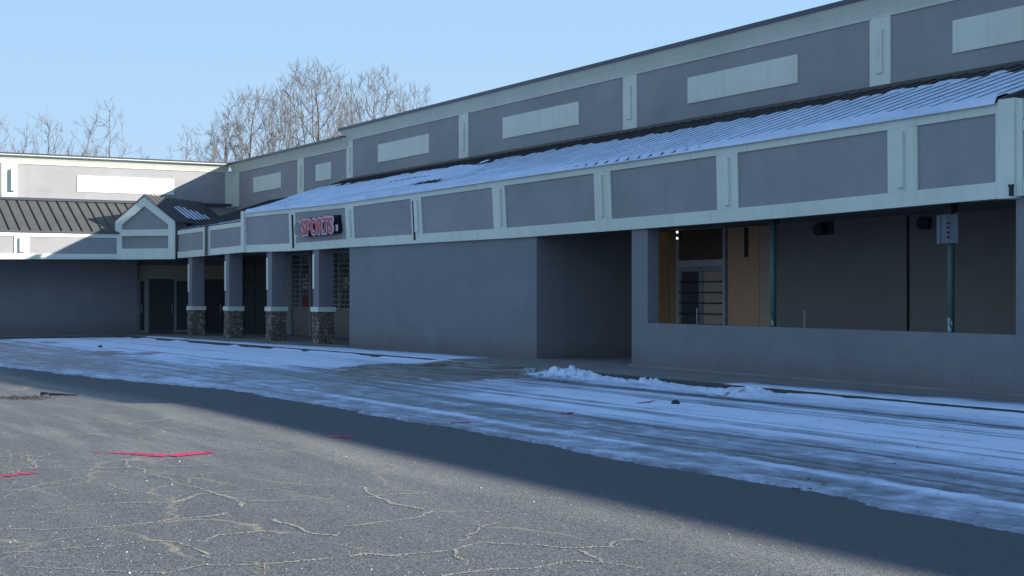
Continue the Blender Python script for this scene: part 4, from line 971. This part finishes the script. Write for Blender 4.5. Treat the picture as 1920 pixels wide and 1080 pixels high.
for x, y, n in ((1805, 764, 26), (1210, 706, 8), (1275, 748, 3), (1505, 922, 6), (670, 720, 14), (1760, 760, 10), (1890, 768, 14), (1100, 700, 10), (1360, 722, 12)):
    for i in range(n): s, d = ground_at(rr.gauss(x, 9), rr.gauss(y, 1.2)); flake(s, d, rr.uniform(.015, .04), surf(s, d) + .01)
props(obj('leaf_litter', mb, M['litter'], None, fix=False), 'scattered dark dead leaves and bits on snow and asphalt', kind='stuff')
# dry grass growing in the cracks
mb = MB()
spots = [(-5, 884, 26, 5, 90), (25, 878, 22, 4, 70), (12, 858, 18, 4, 60), (50, 867, 10, 3, 30), (62, 876, 5, 3, 16), (20, 846, 12, 3, 30), (490, 1064, 7, 5, 26), (486, 1076, 6, 4, 24), (312, 1075, 5, 3, 12), (862, 1040, 7, 4, 24), (872, 1052, 6, 4, 18), (902, 992, 5, 4, 18), (540, 978, 6, 3, 12), (555, 985, 5, 3, 10), (100, 908, 8, 2, 16), (665, 1040, 18, 2, 22), (700, 1041, 14, 2, 16), (930, 1069, 14, 2, 16), (190, 900, 20, 2, 12), (455, 1001, 14, 1.5, 10), (1270, 1065, 20, 3, 12), (153, 843, 6, 3, 14), (300, 948, 10, 2, 8)]
for x, y, sx_, sy_, n in spots:
    for i in range(int(n * .75)):
        s, d = ground_at(rr.gauss(x, sx_), rr.gauss(y, sy_ * .6)); z = lot_z(s); L = rr.uniform(.015, .06); an = rr.random() * 6.28; w = rr.uniform(.0015, .004); le = rr.uniform(.5, 1.6)
        tip = (-s + L * le * math.cos(an), d + L * le * math.sin(an), z + L * rr.uniform(.1, .45)); px_, py_ = -math.sin(an) * w, math.cos(an) * w
        k = len(mb.v); mb.v += [(-s - px_, d - py_, z), (-s + px_, d + py_, z), tip]; mb.f.append((k, k + 1, k + 2))
props(obj('dry_grass', mb, M['straw'], None, fix=False), 'straw coloured dry grass tufts growing in the pavement cracks', kind='stuff')
mb = MB()
for i in range(520):
    x = rr.uniform(0, 1500); y = rr.uniform(800, 1080); s, d = ground_at(x, y)
    if d > 6.3: continue
    r = rr.uniform(.0012, .0038) * (1 + .9 * (rr.random() < .06)); z = lot_z(s); mb.hexa([(-s - r, d - r, z), (-s + r, d - r * .8, z), (-s + r * .9, d + r, z), (-s - r, d + r * .7, z), (-s - r * .6, d - r * .6, z + r), (-s + r * .6, d - r * .5, z + r * 1.2), (-s + r * .5, d + r * .6, z + r), (-s - r * .6, d + r * .4, z + r * .9)])
props(obj('gravel', mb, M['peb'], None), 'tiny pale stones scattered over the sunlit asphalt', kind='stuff')

# ------------------------------------------------------------------ bare trees behind the buildings
def grow(seed, H, Rw, N, low, step, trunk_h, base_r, twig_n, flat=.5):
    """space colonisation: limbs reach for points spread through the crown, then every thin end carries twigs"""
    g = np.random.default_rng(seed)
    A_ = []
    lob = g.uniform(0, 6.28, 3)
    while len(A_) < N:
        q_ = g.uniform(-1, 1, 2); u = g.random(); an = math.atan2(q_[1], q_[0])
        rmax = Rw * math.sqrt(max(0, 1 - ((u - .42) / .60) ** 2)) * (1 + .14 * math.sin(2 * an + lob[0] + u * 3) + .10 * math.sin(5 * an + lob[1]))
        if np.hypot(*q_) < 1 and (np.hypot(*q_) > .45 or g.random() < .55): A_.append((q_[0] * rmax, q_[1] * rmax, H * (low + (1 - low) * u) * (1 - .03 * g.random())))
    A_ = np.array(A_); nodes = []; par = []; n0 = int(H * trunk_h / step)
    for i in range(n0 + 1): nodes.append((.10 * math.sin(i * .7 + seed) * i / n0, .10 * math.cos(i * .9) * i / n0, i * step)); par.append(i - 1)
    nodes = [np.array(q_) for q_ in nodes]
    alive = np.ones(len(A_), bool); best = np.full(len(A_), 1e9); bi = np.zeros(len(A_), int)
    def upd(i):
        nonlocal best, bi
        d_ = np.linalg.norm(A_ - nodes[i], axis=1); m_ = d_ < best; best[m_] = d_[m_]; bi[m_] = i
    for i in range(len(nodes)): upd(i)
    stuck = {}
    for it in range(90):
        act = alive & (best < Rw * 1.6 + 4)
        if not act.any(): break
        idx = bi[act]; vec = A_[act] - np.array([nodes[i] for i in idx]); vec /= np.linalg.norm(vec, axis=1)[:, None] + 1e-9
        new = []
        for i in np.unique(idx):
            if stuck.get(i, 0) > 3: continue
            v_ = vec[idx == i].sum(0); v_ = v_ / (np.linalg.norm(v_) + 1e-9)
            pd = nodes[i] - nodes[par[i]] if par[i] >= 0 else np.array([0, 0, 1.]); pd = pd / (np.linalg.norm(pd) + 1e-9)
            v_ = v_ * .58 + pd * .42 + g.normal(0, .075, 3) + np.array([0, 0, .06]); v_ /= np.linalg.norm(v_)
            new.append((i, nodes[i] + v_ * step)); stuck[i] = stuck.get(i, 0) + 1
        for i, q_ in new: nodes.append(q_); par.append(i); upd(len(nodes) - 1)
        alive &= best > step * 1.25
    n = len(nodes); ch = [[] for _ in range(n)]
    for i in range(1, n): ch[par[i]].append(i)
    rad = np.zeros(n)
    for i in range(n - 1, -1, -1):
        rad[i] = .0095 if not ch[i] else (sum(rad[c_] ** 2.25 for c_ in ch[i])) ** (1 / 2.25)
    rad *= 1.0; k_ = base_r / rad[0]; rad = np.where(rad > .02, rad * (1 + (k_ - 1) * np.clip((rad - .02) / (rad[0] - .02 + 1e-9), 0, 1)), rad)
    wood = MB(); tw_ = MB()
    for i in range(1, n):
        a_, b_ = nodes[par[i]], nodes[i]; big = rad[i] > .03
        (wood if big else tw_).tube(a_, b_, min(rad[par[i]], rad[i] * 1.5), rad[i], 6 if rad[i] > .08 else (4 if big else 3), False)
    cen = np.array([0, 0, H * (low * .6)])
    for i in range(n0, n):
        if rad[i] > .035: continue
        for k2 in range(twig_n if not ch[i] else (1 if g.random() < .7 * min(1, twig_n / 2) else 0)):
            out = nodes[i] - cen; out /= np.linalg.norm(out) + 1e-9; pd = nodes[i] - nodes[par[i]]; pd /= np.linalg.norm(pd) + 1e-9
            v_ = out * .4 + pd * .6 + g.normal(0, .28, 3) + np.array([0, 0, .22]); v_ /= np.linalg.norm(v_); L_ = g.uniform(.35, .95) * (.55 + H / 34)
            m1 = nodes[i] + v_ * L_ * .5; v2 = v_ + g.normal(0, .2, 3) + np.array([0, 0, .1]); v2 /= np.linalg.norm(v2); m2 = m1 + v2 * L_ * .5
            tw_.tube(nodes[i], m1, .008, .0065, 3, False); tw_.tube(m1, m2, .0065, .004, 3, False)
            for k3_ in range(2):
                v3 = v_ * .8 + g.normal(0, .45, 3) + np.array([0, 0, .12]); v3 /= np.linalg.norm(v3); q0 = m1 if k3_ else nodes[i] + v_ * L_ * .3; tw_.tube(q0, q0 + v3 * L_ * .5, .006, .0035, 3, False)
    return wood, tw_
def tree(px, top_y, Z, seed, label, width, N, base_r, low=.25, step=.40, trunk_h=.22, twig_n=3, mat='bark', lean=0.0):
    X_ = (px - CX) / F * Z; s = -VX * X_ + UX * Z; d = UX * X_ + VX * Z; z0 = -.3; H = EYE + (HY - top_y) / F * Z - z0
    o = empty('bare_tree', (-s, d, z0), label, 'tree', 'bare winter trees behind the roofs')
    w, t_ = grow(seed, H * .965, width * Z / F / 2 * .95, N, low, step, trunk_h, base_r, twig_n)
    for nm, mb_, mt in (('trunk', w, mat), ('crown', t_, 'twig' if mat == 'bark' else mat)):
        if not mb_.v: continue
        mb_.v = [(a_ + lean * VX * c_, b_ + lean * UX * c_, c_) for a_, b_, c_ in mb_.v]
        me = bpy.data.meshes.new(nm); me.from_pydata(mb_.v, [], mb_.f); me.update(); me.materials.append(M[mt]); q = bpy.data.objects.new(nm, me); C.objects.link(q); q.parent = o
    return o
tree(588, 106, 95, 11, 'largest bare tree, its crown peaking left of the roof step', 235, 3442, .34, .30, 0.33, .2)
tree(475, 160, 92, 23, 'broad bare tree spreading left above the roof corner', 215, 2983, .30, .22, 0.33, .16)
tree(705, 118, 104, 35, 'tall bare tree rising behind the roof step', 165, 2295, .28, .32, 0.33, .25)
tree(778, 152, 106, 47, 'rightmost bare tree fading out above the long roof', 120, 1491, .22, .3, 0.33, .25)
tree(428, 222, 90, 59, 'low bushy bare tree over the junction of the two buildings', 130, 1491, .18, .2, 0.28, .15)
tree(650, 182, 108, 61, 'paler bare tree between the two tallest crowns', 110, 1147, .2, .3, 0.33, .25)
tree(398, 262, 84, 73, 'crooked sapling just left of the broad tree', 34, 76, .07, .55, 0.28, .45, 2, 'bark_grey')
tree(352, 230, 86, 85, 'thin forked tree standing alone right of the wing centre', 62, 127, .09, .62, 0.28, .58, 2, 'bark_grey')
tree(318, 262, 90, 86, 'slender sapling left of the forked tree', 26, 51, .06, .6, 0.28, .5, 2, 'bark_grey')
tree(207, 176, 84, 97, 'slim upright bare tree with a broken lower limb', 66, 187, .12, .60, 0.31, .55, 2, 'bark_grey')
tree(165, 266, 80, 101, 'low thicket tree left of the slim upright tree', 70, 272, .09, .45, 0.27, .3, 2)
tree(136, 272, 82, 103, 'low reddish thicket tree over the pale panel', 60, 255, .09, .45, 0.27, .3, 3)
tree(104, 196, 84, 107, 'bare tree leaning right over the sunlit wing', 80, 187, .12, .55, 0.31, .5, 2, 'bark_grey', .18)
tree(86, 198, 88, 109, 'bare upright tree near the left edge with wide fork', 80, 289, .14, .55, 0.31, .52, 2, 'bark_grey')
tree(48, 218, 86, 113, 'bare tree with thin V shaped limbs near the left edge', 56, 153, .10, .6, 0.31, .55, 2, 'bark_grey')
tree(4, 208, 82, 127, 'bare tree cut off by the left edge of the view', 70, 255, .12, .5, 0.28, .45, 2, 'bark_grey')
tree(24, 266, 80, 131, 'small dense bare thicket at the far left', 60, 272, .08, .45, 0.27, .3, 3)
tree(262, 278, 96, 137, 'faint low treetop in the gap above the wing roof', 80, 187, .07, .5, 0.31, .4, 2, 'bark_grey')
